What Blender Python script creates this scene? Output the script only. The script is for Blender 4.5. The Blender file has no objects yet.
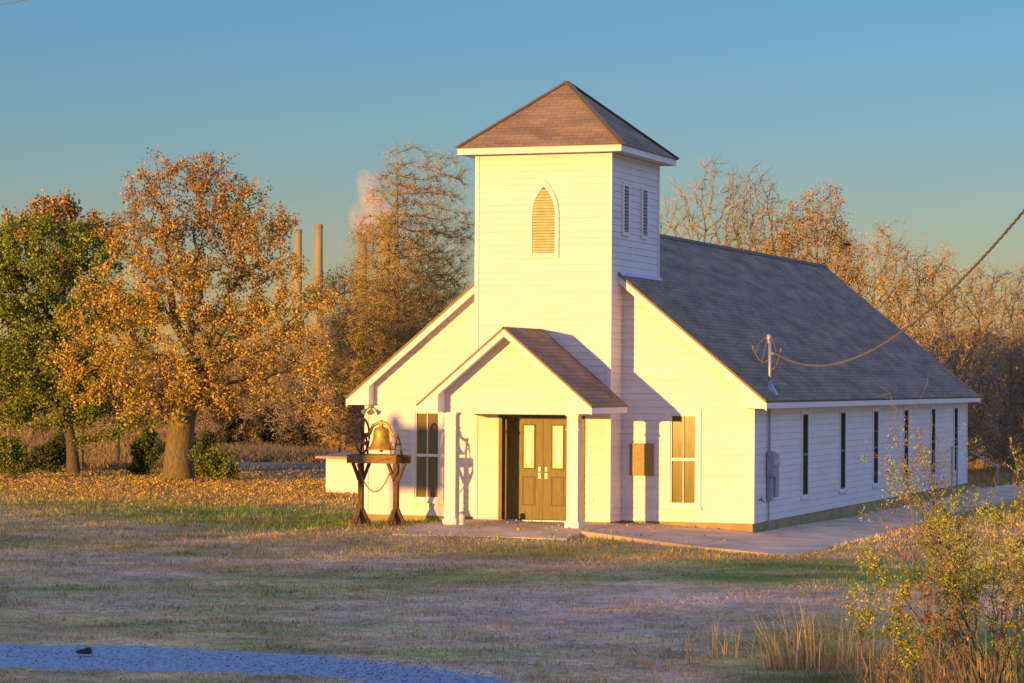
import bpy, math, random
import numpy as np
from mathutils import Matrix, Vector
R = math.radians
random.seed(7); RNG = np.random.default_rng(11)
SC = bpy.context.scene; COL = SC.collection

# ------------------------------------------------------------------ camera, sky, sun, exposure
CX, CY, CZ, YAW, PITCH, ROLL, FPX = 21.504, -61.833, 3.428, 0.35108, 0.014866, 0.0059, 2630.5
fw = Vector((-math.sin(YAW)*math.cos(PITCH), math.cos(YAW)*math.cos(PITCH), math.sin(PITCH)))
rt = Vector((math.cos(YAW), math.sin(YAW), 0)); up = rt.cross(fw)
rt, up = rt*math.cos(ROLL)+up*math.sin(ROLL), up*math.cos(ROLL)-rt*math.sin(ROLL)
cam = bpy.data.cameras.new('camera'); camo = bpy.data.objects.new('camera', cam); COL.objects.link(camo)
M = Matrix((rt, up, -fw)).transposed().to_4x4(); M.translation = Vector((CX, CY, CZ)); camo.matrix_world = M
cam.sensor_width = 36; cam.lens = FPX/1024*36; cam.clip_start = 0.5; cam.clip_end = 9000
SC.camera = camo
SUN_TO = Vector((0.29, 1.0, -0.057)).normalized()
EL = math.asin(-SUN_TO.z); AZ = math.atan2(-SUN_TO.x, -SUN_TO.y)
W = bpy.data.worlds.new('World'); SC.world = W; W.use_nodes = True
nt = W.node_tree; sky = nt.nodes.new('ShaderNodeTexSky'); sky.sky_type = 'NISHITA'; sky.sun_disc = False
sky.sun_elevation = EL; sky.sun_rotation = AZ; sky.air_density = 1.0; sky.dust_density = 0.0; sky.ozone_density = 3.8; sky.altitude = 150
# upper dome, out of view, brightened and tinted mauve as added fill light
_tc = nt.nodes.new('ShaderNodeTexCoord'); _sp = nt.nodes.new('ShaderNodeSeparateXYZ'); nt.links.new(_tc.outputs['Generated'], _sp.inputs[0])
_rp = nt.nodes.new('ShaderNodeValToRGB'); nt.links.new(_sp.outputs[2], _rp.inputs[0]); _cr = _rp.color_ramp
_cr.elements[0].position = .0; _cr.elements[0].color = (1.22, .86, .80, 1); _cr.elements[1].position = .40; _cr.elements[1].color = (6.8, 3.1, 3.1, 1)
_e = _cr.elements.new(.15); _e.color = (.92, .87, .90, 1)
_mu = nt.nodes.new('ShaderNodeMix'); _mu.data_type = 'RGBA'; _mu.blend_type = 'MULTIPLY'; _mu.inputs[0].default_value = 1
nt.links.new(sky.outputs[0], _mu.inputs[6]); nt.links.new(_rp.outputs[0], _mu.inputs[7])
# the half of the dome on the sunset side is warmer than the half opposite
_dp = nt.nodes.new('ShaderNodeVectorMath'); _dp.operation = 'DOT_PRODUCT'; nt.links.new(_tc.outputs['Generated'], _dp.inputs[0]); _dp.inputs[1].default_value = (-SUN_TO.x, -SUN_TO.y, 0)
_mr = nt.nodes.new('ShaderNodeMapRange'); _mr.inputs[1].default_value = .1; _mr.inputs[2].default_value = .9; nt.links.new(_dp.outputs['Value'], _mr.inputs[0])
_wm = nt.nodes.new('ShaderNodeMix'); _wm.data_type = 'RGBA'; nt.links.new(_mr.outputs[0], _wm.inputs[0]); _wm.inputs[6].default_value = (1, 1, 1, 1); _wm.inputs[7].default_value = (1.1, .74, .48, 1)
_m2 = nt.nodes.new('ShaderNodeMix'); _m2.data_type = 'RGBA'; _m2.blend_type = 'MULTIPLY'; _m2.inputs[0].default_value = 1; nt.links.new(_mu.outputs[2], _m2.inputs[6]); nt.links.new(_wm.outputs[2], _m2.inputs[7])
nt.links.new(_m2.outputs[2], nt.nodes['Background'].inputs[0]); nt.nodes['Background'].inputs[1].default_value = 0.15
sl = bpy.data.lights.new('sun', 'SUN'); so = bpy.data.objects.new('sun', sl); COL.objects.link(so)
sl.energy = 3.5; sl.angle = R(0.5); sl.color = (1.0, 0.495, 0.11)
so.rotation_euler = SUN_TO.to_track_quat('-Z', 'Y').to_euler(); so.location = (-20, -60, 40)
SC.view_settings.view_transform = 'Standard'; SC.view_settings.look = 'None'
SC.view_settings.gamma = 1.0; SC.view_settings.use_curve_mapping = False; SC.cycles.volume_bounces = 8; SC.cycles.volume_max_steps = 256; SC.view_settings.exposure = 1.0

# ------------------------------------------------------------------ helpers
def ground_z(x, y):
    return (-0.3 + .30*np.exp(-(x**2/30+(y+2)**2/14)) - .05*np.exp(-((x-7)**2+(y+4)**2)/12))
def spot(px, depth):
    """ground position at a sideways pixel bearing and a distance from the camera"""
    k = (px-512)/FPX*depth
    x = CX + (-math.sin(YAW))*depth + math.cos(YAW)*k; y = CY + math.cos(YAW)*depth + math.sin(YAW)*k
    return x, y, float(ground_z(x, y))
def tag(o, label=None, cat=None, group=None, kind=None):
    if label: o['label'] = label
    if cat: o['category'] = cat
    if group: o['group'] = group
    if kind: o['kind'] = kind
    return o
def empty(name, loc=(0, 0, 0)):
    o = bpy.data.objects.new(name, None); COL.objects.link(o); o.location = loc; return o
def mesh_obj(name, v, f, m, parent=None, smooth=False, loc=None, mats=None, mi=None):
    me = bpy.data.meshes.new(name); me.from_pydata([tuple(p) for p in v], [], [tuple(p) for p in f]); me.update()
    o = bpy.data.objects.new(name, me); COL.objects.link(o)
    me.materials.append(m)
    for q in (mats or []): me.materials.append(q)
    if mi is not None: me.polygons.foreach_set('material_index', mi)
    if smooth: me.polygons.foreach_set('use_smooth', [True]*len(me.polygons))
    if parent: o.parent = parent
    if loc: o.location = loc
    return o
def np_mesh(name, V, F, m, parent=None, smooth=False, col=None, n=3):
    """fast path: V (N,3), F (M,n) numpy; col = per-vertex colour"""
    me = bpy.data.meshes.new(name); V = np.asarray(V, np.float32); F = np.asarray(F, np.int32)
    me.vertices.add(len(V)); me.vertices.foreach_set('co', V.ravel())
    me.loops.add(F.size); me.loops.foreach_set('vertex_index', F.ravel())
    me.polygons.add(len(F)); me.polygons.foreach_set('loop_start', np.arange(0, F.size, n, dtype=np.int32))
    try: me.polygons.foreach_set('loop_total', np.full(len(F), n, np.int32))
    except Exception: pass
    if smooth: me.polygons.foreach_set('use_smooth', np.ones(len(F), bool))
    me.update(calc_edges=True)
    if col is not None:
        a = me.color_attributes.new('Col', 'FLOAT_COLOR', 'POINT')
        c = np.ones((len(V), 4), np.float32); c[:, :3] = col; a.data.foreach_set('color', c.ravel())
    me.materials.append(m)
    o = bpy.data.objects.new(name, me); COL.objects.link(o)
    if parent: o.parent = parent
    return o
class MB:
    def __init__(s): s.v = []; s.f = []
    def poly(s, pts): n = len(s.v); s.v += [tuple(p) for p in pts]; s.f.append(tuple(range(n, n+len(pts)))); return s
    def box(s, x0, x1, y0, y1, z0, z1):
        n = len(s.v); s.v += [(x, y, z) for z in (z0, z1) for x, y in ((x0, y0), (x1, y0), (x1, y1), (x0, y1))]
        s.f += [tuple(n+i for i in q) for q in ((0, 3, 2, 1), (4, 5, 6, 7), (0, 1, 5, 4), (1, 2, 6, 5), (2, 3, 7, 6), (3, 0, 4, 7))]; return s
    def prism(s, prof, off):
        """closed profile (list of 3D points) extruded by the vector off"""
        n = len(s.v); k = len(prof); off = Vector(off)
        s.v += [tuple(p) for p in prof] + [tuple(Vector(p)+off) for p in prof]
        s.f.append(tuple(range(n+k-1, n-1, -1))); s.f.append(tuple(range(n+k, n+2*k)))
        for i in range(k): j = (i+1) % k; s.f.append((n+i, n+j, n+k+j, n+k+i))
        return s
    def bar(s, a, b, w, h=None):
        a, b = Vector(a), Vector(b); h = h or w; d = (b-a).normalized()
        ref = Vector((0, 0, 1)) if abs(d.z) < .9 else Vector((0, 1, 0))
        x = d.cross(ref).normalized(); z = x.cross(d)
        prof = [a+x*w/2*i+z*h/2*j for i, j in ((-1, -1), (1, -1), (1, 1), (-1, 1))]
        return s.prism(prof, b-a)
    def tube(s, pts, r, n=8, caps=True):
        pts = [Vector(p) for p in pts]; rs = r if isinstance(r, (list, tuple)) else [r]*len(pts); base = len(s.v)
        for i, p in enumerate(pts):
            d = (pts[min(i+1, len(pts)-1)]-pts[max(i-1, 0)]).normalized()
            ref = Vector((0, 0, 1)) if abs(d.z) < .95 else Vector((0, 1, 0))
            x = d.cross(ref).normalized(); z = x.cross(d)
            for k in range(n):
                a = 2*math.pi*k/n; s.v.append(tuple(p+(x*math.cos(a)+z*math.sin(a))*rs[i]))
        for i in range(len(pts)-1):
            for k in range(n):
                j = (k+1) % n; s.f.append((base+i*n+k, base+i*n+j, base+(i+1)*n+j, base+(i+1)*n+k))
        if caps: s.f.append(tuple(base+k for k in range(n-1, -1, -1))); s.f.append(tuple(base+(len(pts)-1)*n+k for k in range(n)))
        return s
    def lathe(s, prof, c, n=24):
        base = len(s.v)
        for r_, z in prof:
            for k in range(n):
                a = 2*math.pi*k/n; s.v.append((c[0]+r_*math.cos(a), c[1]+r_*math.sin(a), c[2]+z))
        for i in range(len(prof)-1):
            for k in range(n):
                j = (k+1) % n; s.f.append((base+i*n+k, base+i*n+j, base+(i+1)*n+j, base+(i+1)*n+k))
        return s
    def build(s, name, m, parent=None, smooth=False, bevel=0):
        o = mesh_obj(name, s.v, s.f, m, parent, smooth)
        if bevel:
            b = o.modifiers.new('bevel', 'BEVEL'); b.width = bevel; b.segments = 2; b.limit_method = 'ANGLE'
        return o

# ------------------------------------------------------------------ materials
def mat(name, col, rough=.7, var=.12, scale=6, bump=0, bscale=40, metal=0, spec=.35, stretch=(1, 1, 1), attr=False, col2=None, space='Object'):
    m = bpy.data.materials.new(name); m.use_nodes = True; t = m.node_tree; N = t.nodes; L = t.links
    b = N['Principled BSDF']; b.inputs['Roughness'].default_value = rough; b.inputs['Metallic'].default_value = metal
    b.inputs['Specular IOR Level'].default_value = spec
    tc = N.new('ShaderNodeTexCoord'); mp = N.new('ShaderNodeMapping'); mp.inputs['Scale'].default_value = stretch
    L.new(tc.outputs[space], mp.inputs[0])
    n1 = N.new('ShaderNodeTexNoise'); n1.inputs['Scale'].default_value = scale; n1.inputs['Detail'].default_value = 6; L.new(mp.outputs[0], n1.inputs[0])
    rp = N.new('ShaderNodeMapRange'); rp.inputs[1].default_value = .3; rp.inputs[2].default_value = .7
    L.new(n1.outputs[0], rp.inputs[0])
    mx = N.new('ShaderNodeMix'); mx.data_type = 'RGBA'; L.new(rp.outputs[0], mx.inputs[0])
    if attr:
        at = N.new('ShaderNodeAttribute'); at.attribute_name = 'Col'
        for k, f in ((6, 1-var), (7, 1+var)):
            s = N.new('ShaderNodeVectorMath'); s.operation = 'SCALE'; s.inputs['Scale'].default_value = f; L.new(at.outputs['Color'], s.inputs[0]); L.new(s.outputs[0], mx.inputs[k])
    else:
        c2 = col2 or tuple(min(1, c*(1+var)) for c in col)
        mx.inputs[6].default_value = (*[c*(1-var) for c in col], 1); mx.inputs[7].default_value = (*c2, 1)
    L.new(mx.outputs[2], b.inputs['Base Color'])
    if bump:
        n2 = N.new('ShaderNodeTexNoise'); n2.inputs['Scale'].default_value = bscale; n2.inputs['Detail'].default_value = 8; L.new(mp.outputs[0], n2.inputs[0])
        bp = N.new('ShaderNodeBump'); bp.inputs['Strength'].default_value = bump; bp.inputs['Distance'].default_value = .02
        L.new(n2.outputs[0], bp.inputs['Height']); L.new(bp.outputs[0], b.inputs['Normal'])
    return m
def shingle_mat():
    m = bpy.data.materials.new('asphalt_shingle'); m.use_nodes = True; t = m.node_tree; N = t.nodes; L = t.links
    b = N['Principled BSDF']; b.inputs['Roughness'].default_value = .95; b.inputs['Specular IOR Level'].default_value = .15
    tc = N.new('ShaderNodeTexCoord')
    br = N.new('ShaderNodeTexBrick'); br.inputs['Scale'].default_value = 1; br.inputs['Brick Width'].default_value = .32; br.inputs['Row Height'].default_value = .14
    br.inputs['Mortar Size'].default_value = .012; br.inputs['Mortar Smooth'].default_value = .3; br.inputs['Bias'].default_value = 0
    br.inputs['Color1'].default_value = (.35, .245, .145, 1); br.inputs['Color2'].default_value = (.26, .19, .135, 1); br.inputs['Mortar'].default_value = (.20, .155, .10, 1)
    L.new(tc.outputs['UV'], br.inputs[0])
    n = N.new('ShaderNodeTexNoise'); n.inputs['Scale'].default_value = 1.3; n.inputs['Detail'].default_value = 5
    mp = N.new('ShaderNodeMapping'); mp.inputs['Scale'].default_value = (.5, 1.6, 1); L.new(tc.outputs['UV'], mp.inputs[0]); L.new(mp.outputs[0], n.inputs[0])
    rg = N.new('ShaderNodeMapRange'); rg.inputs[1].default_value = .3; rg.inputs[2].default_value = .7; rg.inputs[3].default_value = .72; rg.inputs[4].default_value = 1.3
    L.new(n.outputs[0], rg.inputs[0])
    n2 = N.new('ShaderNodeTexNoise'); n2.inputs['Scale'].default_value = 160; L.new(tc.outputs['UV'], n2.inputs[0])
    ad = N.new('ShaderNodeMath'); ad.operation = 'MULTIPLY'; L.new(rg.outputs[0], ad.inputs[0])
    r2 = N.new('ShaderNodeMapRange'); r2.inputs[1].default_value = .3; r2.inputs[2].default_value = .7; r2.inputs[3].default_value = .75; r2.inputs[4].default_value = 1.25
    L.new(n2.outputs[0], r2.inputs[0]); L.new(r2.outputs[0], ad.inputs[1])
    s = N.new('ShaderNodeVectorMath'); s.operation = 'SCALE'; L.new(br.outputs['Color'], s.inputs[0]); L.new(ad.outputs[0], s.inputs['Scale'])
    L.new(s.outputs[0], b.inputs['Base Color'])
    # each course overlaps the one below: a sawtooth height up the slope
    sp = N.new('ShaderNodeSeparateXYZ'); L.new(tc.outputs['UV'], sp.inputs[0])
    dv = N.new('ShaderNodeMath'); dv.operation = 'DIVIDE'; dv.inputs[1].default_value = .14; L.new(sp.outputs[1], dv.inputs[0])
    fr = N.new('ShaderNodeMath'); fr.operation = 'FRACT'; L.new(dv.outputs[0], fr.inputs[0])
    sb = N.new('ShaderNodeMath'); sb.operation = 'SUBTRACT'; sb.inputs[0].default_value = 1; L.new(fr.outputs[0], sb.inputs[1])
    bp = N.new('ShaderNodeBump'); bp.inputs['Strength'].default_value = .8; bp.inputs['Distance'].default_value = .012
    L.new(sb.outputs[0], bp.inputs['Height']); L.new(bp.outputs[0], b.inputs['Normal'])
    return m
def glass_mat(name, col=(.012, .013, .012), rough=.03):
    m = bpy.data.materials.new(name); m.use_nodes = True; t = m.node_tree; b = t.nodes['Principled BSDF']
    b.inputs['Roughness'].default_value = rough; b.inputs['Specular IOR Level'].default_value = .9
    n = t.nodes.new('ShaderNodeTexNoise'); n.inputs['Scale'].default_value = 1.4; tc = t.nodes.new('ShaderNodeTexCoord'); mpg = t.nodes.new('ShaderNodeMapping'); mpg.inputs['Scale'].default_value = (5, 5, .5); t.links.new(tc.outputs['Object'], mpg.inputs[0]); t.links.new(mpg.outputs[0], n.inputs[0])
    bp = t.nodes.new('ShaderNodeBump'); bp.inputs['Strength'].default_value = .06; bp.inputs['Distance'].default_value = .05
    t.links.new(n.outputs[0], bp.inputs['Height']); t.links.new(bp.outputs[0], b.inputs['Normal'])
    mx = t.nodes.new('ShaderNodeMix'); mx.data_type = 'RGBA'; t.links.new(n.outputs[0], mx.inputs[0])
    mx.inputs[6].default_value = (*col, 1); mx.inputs[7].default_value = (*[c*1.8 for c in col], 1)
    t.links.new(mx.outputs[2], b.inputs['Base Color'])
    return m
WHITE = mat('white_painted_siding', (.79, .725, .70), .55, .075, 1.3, bump=.05, bscale=30, stretch=(.6, .6, 3))
TRIM = mat('white_trim_paint', (.82, .76, .74), .5, .04, 3)
SOFF = mat('white_soffit', (.74, .73, .70), .7, .04, 3)
SHING = shingle_mat()
CONC = mat('concrete', (.64, .49, .30), .9, .28, .8, bump=.25, bscale=25)
FOUND = mat('concrete_foundation', (.40, .30, .14), .9, .2, 2.2, bump=.3, bscale=20)
DOORM = mat('stained_door_wood', (.145, .115, .025), .5, .25, 5, stretch=(6, 6, .7))
DOORD = mat('dark_door_moulding', (.06, .045, .02), .5, .2, 5)
GLASS = glass_mat('window_glass', (.030, .034, .022))
DUSKGL = glass_mat('brown_reflection_window_glass', (.13, .10, .035), .06)  # reflection of sunlit trees painted in as a brown glass colour
GOLDGL = glass_mat('gold_reflection_curtain_glass', (.115, .098, .008), .08)  # reflected sunset gold and curtain tone both painted into the glass
FROST = mat('frosted_door_glass', (.72, .68, .55), .25, .25, 9)
BRASS = mat('pale_brass', (.75, .66, .45), .35, .05, 9, metal=.3)
BELLM = mat('weathered_gilt_bell', (.50, .33, .05), .42, .25, 7, bump=.2, bscale=25, metal=.35)
IRON = mat('rusty_iron', (.20, .115, .06), .7, .3, 12, bump=.3)
WOOD = mat('weathered_timber', (.24, .145, .05), .8, .4, 6, bump=.4, bscale=12, stretch=(1, 4, 4))
WOODP = mat('weathered_post_timber', (.12, .075, .035), .8, .4, 6, bump=.4, bscale=12, stretch=(4, 4, 1))
ROPE = mat('faded_red_rope', (.42, .11, .05), .8, .2, 20)
METAL = mat('grey_galvanised_steel', (.36, .39, .42), .45, .1, 5, metal=.4)
METBOX = mat('grey_painted_steel', (.30, .36, .42), .5, .1, 4)
PLAQ = mat('tan_plaque', (.34, .25, .09), .6, .12, 14)
CABLE = mat('weathered_cable', (.19, .16, .12), .7, .3, 30)
GRAVEL = mat('blue_grey_gravel', (.31, .40, .46), .95, .3, 11, bump=.7, bscale=70)
GROUND = mat('patchy_lawn_soil', (0, 0, 0), .95, .35, 5, attr=True, bump=.6, bscale=9)
GRASS = mat('grass_blades', (0, 0, 0), .8, .1, 8, attr=True, spec=.2)
LEAF = mat('foliage', (0, 0, 0), .7, .12, 3, attr=True, spec=.25)
BARK = mat('oak_bark', (.17, .135, .06), .9, .4, 9, bump=1.0, bscale=14, stretch=(2.2, 2.2, .5))
BARKD = mat('dark_bark', (.11, .085, .065), .9, .3, 9, bump=.6, bscale=14, stretch=(2, 2, .5))
BARKG = mat('grey_brown_bark', (.22, .17, .13), .9, .3, 9)
TWIG = mat('bare_twigs', (0, 0, 0), .85, .15, 4, attr=True)
STACK = mat('chimney_concrete', (.31, .27, .14), .85, .12, .02)
STACKB = mat('weathered_stack_band', (.26, .22, .18), .85, .12, .02)

# ------------------------------------------------------------------ value noise and ground colour (albedo patches, some toned for sun and shade)
_H = np.random.default_rng(5).random((256, 256))
def vnoise(x, y):
    xi = np.floor(x).astype(int); yi = np.floor(y).astype(int); fx = x-xi; fy = y-yi
    fx = fx*fx*(3-2*fx); fy = fy*fy*(3-2*fy); g = lambda a, b: _H[a % 256, b % 256]
    return (g(xi, yi)*(1-fx)+g(xi+1, yi)*fx)*(1-fy)+(g(xi, yi+1)*(1-fx)+g(xi+1, yi+1)*fx)*fy
def fbm(x, y, o=4):
    s = 0; a = .5; t = 0
    for i in range(o): s = s+a*vnoise(x*2**i+17*i, y*2**i+9*i); t += a; a *= .5
    return s/t
def sstep(a, b, x): t = np.clip((x-a)/(b-a), 0, 1); return t*t*(3-2*t)
def cam_uv(x, y):
    dx = x-CX; dy = y-CY
    return dx*math.cos(YAW)+dy*math.sin(YAW), -dx*math.sin(YAW)+dy*math.cos(YAW)    # sideways, forward along the church approach
def ell(x, y, c, a, b, ang=YAW):
    dx = x-c[0]; dy = y-c[1]; u = dx*math.cos(ang)+dy*math.sin(ang); v = -dx*math.sin(ang)+dy*math.cos(ang)
    return np.clip(1.6-1.6*np.sqrt((u/a)**2+(v/b)**2), 0, 1)
OAK = spot(180, 96.5)
def ground_col(x, y):
    x = np.asarray(x, float); y = np.asarray(y, float); s, d = cam_uv(x, y)
    n1 = fbm(x*.22, y*.22); n2 = fbm(x*.9+40, y*.9); n3 = fbm(x*.5+90, y*1.3+10)
    c = np.empty(x.shape+(3,)); dry = np.array((.70, .47, .20)); dry2 = np.array((.52, .36, .14)); grn = np.array((.19, .27, .03)); dirt = np.array((.66, .46, .29)); lit = np.array((.62, .38, .07))
    k = sstep(.35, .65, n2)[..., None]; c = dry*k+dry2*(1-k)
    def mixin(c, col, m): m = np.clip(m, 0, 1)[..., None]; return c*(1-m)+col*m
    c = mixin(c, grn*1.3, .5*sstep(.5, .64, fbm(x*.5+y*.3, y*1.1-x*.4, 5)))
    c = mixin(c, np.array((.34, .25, .12)), .6*sstep(.5, .66, fbm(x*.8+31, y*2.6, 4)))
    c = mixin(c, dirt, .55*sstep(.54, .68, fbm(x*.16+7, y*.3+3))*sstep(75, 60, d))
    def P(px, dd): q = spot(px, dd); return (q[0], q[1])
    c = mixin(c, dirt, 1.1*ell(x, y, P(700, 42), 7.5, 7.5)*sstep(.25, .55, n3+.1))
    c = mixin(c, dirt, .9*ell(x, y, P(90, 50), 3, 2.5)*sstep(.3, .55, n3))
    for px, dd, a, b, w in ((120, 79, 5, 3.5, .9), (250, 71, 4.5, 4, 1), (345, 66, 3.2, 2.5, 1.2), (225, 75, 4, 2.5, .8), (640, 57.5, 2.4, 1.6, 1.1), (830, 51.5, 3.2, 3.2, 1.6), (890, 52, 2.2, 3, 1.2), (110, 104, 6, 7, .8), (500, 50, 4, 1.5, .5), (150, 46, 4, 1.2, .5), (900, 38, 3, 5, .8), (970, 36, 3, 5, .7)):
        c = mixin(c, grn, w*ell(x, y, P(px, dd), a*1.4, b*1.4)*sstep(.3, .55, n2*.5+n3*.5))
    litter = ell(x, y, (OAK[0]+2, OAK[1]-7), 24, 15)*sstep(.2, .5, n2) * sstep(70, 79, d+2*n1)
    c = mixin(c, lit, .9*litter)
    c = mixin(c, np.array((.62, .40, .07)), .85*ell(x, y, P(690, 57.5), 5.5, 3.2)*sstep(.3, .6, n3))  # sunlit gold strip by the walk, painted into the grass colour
    c = mixin(c, np.array((.40, .27, .09)), .8*sstep(98, 112, d)); c = mixin(c, np.array((.26, .22, .14)), .85*sstep(100, 106, d)*sstep(-14, -11, s)*sstep(8, 4, s))  # field right of the oak: its shade is mixed in as grey brown
    return c*((.8+.4*fbm(x*3.1, y*3.1, 2))*(.62+.76*fbm(x*1.15+60, y*1.15, 3)))[..., None]

# ------------------------------------------------------------------ ground sheet, road, slab, walk
def axis(lo, hi, st, far):
    a = list(np.arange(lo, hi+st/2, st)); g = st; p = hi
    while p < far: g *= 1.35; p += g; a.append(p)
    g = st; p = lo
    while p > -far: g *= 1.35; p -= g; a.insert(0, p)
    return np.array(a)
gx = axis(-45, 40, .4, 5000); gy = axis(-50, 60, .4, 5000)
X, Y = np.meshgrid(gx, gy, indexing='xy'); Z = ground_z(X, Y) + (.05*(fbm(X*.4, Y*.4)-.5))*((np.abs(X) < 60) & (np.abs(Y) < 90))
_wz = -.03-.27*np.clip((X-2.2)/4.5, 0, 1)+.05*np.clip(Y/20, 0, 1)
Z = np.where((X > 1.9) & (X < 8.0) & (Y > -4.5-(X-2.16)*.42) & (Y < 34), np.minimum(Z, _wz-.05), Z); Z = np.where((X > -2.05) & (X < 2.3) & (Y > -5.1) & (Y < 1), np.minimum(Z, -.26), Z)
nx = len(gx); idx = np.arange(len(gy)*nx).reshape(len(gy), nx)
F = np.stack([idx[:-1, :-1], idx[:-1, 1:], idx[1:, 1:], idx[1:, :-1]], -1).reshape(-1, 4)
Vg = np.stack([X, Y, Z], -1).reshape(-1, 3)
tag(np_mesh('ground', Vg, F, GROUND, smooth=True, col=ground_col(X, Y).reshape(-1, 3), n=4), kind='structure')
def sheet(name, outline, zf, m, thick=.12, kind='structure'):
    mb = MB(); top = [(x, y, zf(x, y)) for x, y in outline]; mb.prism([(x, y, z-thick) for x, y, z in top], (0, 0, thick)) if False else None
    n = len(top); mb.v = [(x, y, z-thick) for x, y, z in top]+top
    mb.f = [tuple(range(n-1, -1, -1)), tuple(range(n, 2*n))]+[(i, (i+1) % n, n+(i+1) % n, n+i) for i in range(n)]
    return tag(mb.build(name, m), kind=kind)
# gravel drive crossing the foreground (a bent strip)
def gw(px, py, z=-.3):
    d = fw*FPX+rt*(px-512)-up*(py-341.5); t = (z-CZ)/d.z; return (CX+d.x*t, CY+d.y*t)
top_e = [gw(-260, 637), gw(0, 641), gw(130, 644), gw(260, 650), gw(360, 659), gw(430, 667), gw(500, 678), gw(560, 694), gw(640, 730)]
bot_e = [gw(-260, 668), gw(0, 671), gw(130, 673.5), gw(250, 676), gw(330, 679), gw(390, 684), gw(440, 697), gw(480, 715), gw(540, 760)]
road_poly = []
def wob(e, s):
    out = []
    for i in range(len(e)-1):
        for k in range(8):
            t = k/8; x = e[i][0]*(1-t)+e[i+1][0]*t; y = e[i][1]*(1-t)+e[i+1][1]*t
            out.append((x, y+.26*(float(fbm(np.array(x*1.3+s), np.array(y*1.3)))-.5)+.12*random.uniform(-1, 1)))
    return out+[e[-1]]
tw, bw = wob(top_e, 0), wob(bot_e, 50)
nr = len(tw); KR = 10; vr = []
for k in range(KR+1):
    for (a, b), (c_, d_) in zip(tw, bw):
        x = a+(c_-a)*k/KR; y = b+(d_-b)*k/KR; vr.append((x, y, float(ground_z(x, y)+.05*(fbm(np.array(x*.4), np.array(y*.4))-.5))+(.010 if 0 < k < KR else -.05)))
tag(mesh_obj('gravel_road', vr, [((k+1)*nr+i, (k+1)*nr+i+1, k*nr+i+1, k*nr+i) for k in range(KR) for i in range(nr-1)], GRAVEL, smooth=True), kind='structure')
PZ = -.02
mb = MB()
mb.prism([(-2.15, -.95, -.5), (-2.15, -.95, PZ), (-2.15, -3.75, PZ), (-2.15, -5.3, -.15), (-2.15, -5.3, -.5)], (4.3, 0, 0))
tag(mb.build('porch_slab', CONC), kind='structure')
def wz(x, y): return -.03-.27*float(np.clip((x-2.2)/4.5, 0, 1))+(.05*float(np.clip(y/20, 0, 1)))
wk = [(2.16, -.1), (2.16, -4.3), (4.9, -5.5), (7.75, -6.6), (7.9, -2), (7.75, 7), (7.6, 16), (7.5, 33)]
inn = [(2.16, -.1), (5.12, -.1), (5.12, 0), (5.7, 6), (5.75, 16), (5.75, 33)]
wv = wk+[(x, y) for x, y in inn[::-1][:-1]]
mbw = MB()
def wquad(pts):
    n = len(mbw.v); top = [(x, y, wz(x, y)) for x, y in pts]; mbw.v += [(x, y, z-.3) for x, y, z in top]+top; k = len(top)
    mbw.f += [tuple(range(n+k-1, n-1, -1)), tuple(range(n+k, n+2*k))]+[(n+i, n+(i+1) % k, n+k+(i+1) % k, n+k+i) for i in range(k)]
g = .018
wquad([(2.16, -.06), (2.16, -4.3), (3.6-g, -4.93), (3.6-g, -.06)])
wquad([(3.6, -.06), (3.6, -4.93), (5.2-g, -5.6), (5.2-g, -.06)])
wquad([(5.2, -.06), (5.2, -5.6), (7.75, -6.7), (7.85, -.06)])
yy = -.06
for y2, xi, xo, xi2, xo2 in ((4, 5.2, 7.85, 5.3, 7.8), (8, 5.3, 7.8, 5.6, 7.7), (12, 5.6, 7.7, 5.7, 7.65), (18, 5.7, 7.65, 5.75, 7.55), (25, 5.75, 7.55, 5.75, 7.5), (33, 5.75, 7.5, 5.75, 7.5)):
    wquad([(xi, yy+g), (xo, yy+g), (xo2, y2), (xi2, y2)]); yy = y2
tag(mbw.build('footpath', CONC), kind='structure')

# ------------------------------------------------------------------ church
XR, L, A, D = 5.10, 28.41, .948, 3.95
SL = (7.52-2.96)/5.51; HT = 1.75
church = tag(empty('church', (0, 0, -.3)), 'white clapboard church with square bell tower, gabled porch and dark shingle roof', 'church')
church.location = (0, 0, 0)
def siding(pt, z0, z1, spans, opens, parent, course=.165, lip=.012, name='wall', m=WHITE):
    """overlapping boards: pt(u,z,out); spans(z)->(u0,u1)"""
    mb = MB(); zs = set([round(z0, 4), round(z1, 4)]); z = z0
    while z < z1: zs.add(round(z, 4)); zs.add(round(z+course-.007, 4)); z += course
    for o in opens: zs.add(o[2]); zs.add(o[3])
    zs = sorted(q for q in zs if z0-1e-6 <= q <= z1+1e-6)
    for a, b in zip(zs[:-1], zs[1:]):
        if b-a < 1e-4: continue
        k = math.floor((a-z0)/course+1e-4); base = z0+k*course
        oa = lip*(1-(a-base)/course); ob = lip*(1-(b-base)/course)
        if a-base > course-.0075: oa = ob = -.007
        la, ra = spans(a); lb, rb = spans(b); cuts = [(la, lb)]
        for o in sorted(opens):
            if o[2] < (a+b)/2 < o[3]: cuts += [(o[0], o[0]), (o[1], o[1])]
        cuts.append((ra, rb))
        for i in range(0, len(cuts), 2):
            (p, q), (r_, s_) = cuts[i], cuts[i+1]
            mb.poly([pt(p, a, oa), pt(r_, a, oa), pt(s_, b, ob), pt(q, b, ob)])
            if abs(a-base) < 1e-3: mb.poly([pt(p, a, -.007), pt(r_, a, -.007), pt(r_, a, oa), pt(p, a, oa)])
    return mb.build(name, m, parent)
def roof_top(x): return 7.52-SL*abs(x)
GAB = lambda z, drop=.15: min(XR, (7.52-drop-z)/SL)
fpt = lambda u, z, o: (u, -o, z)
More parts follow.
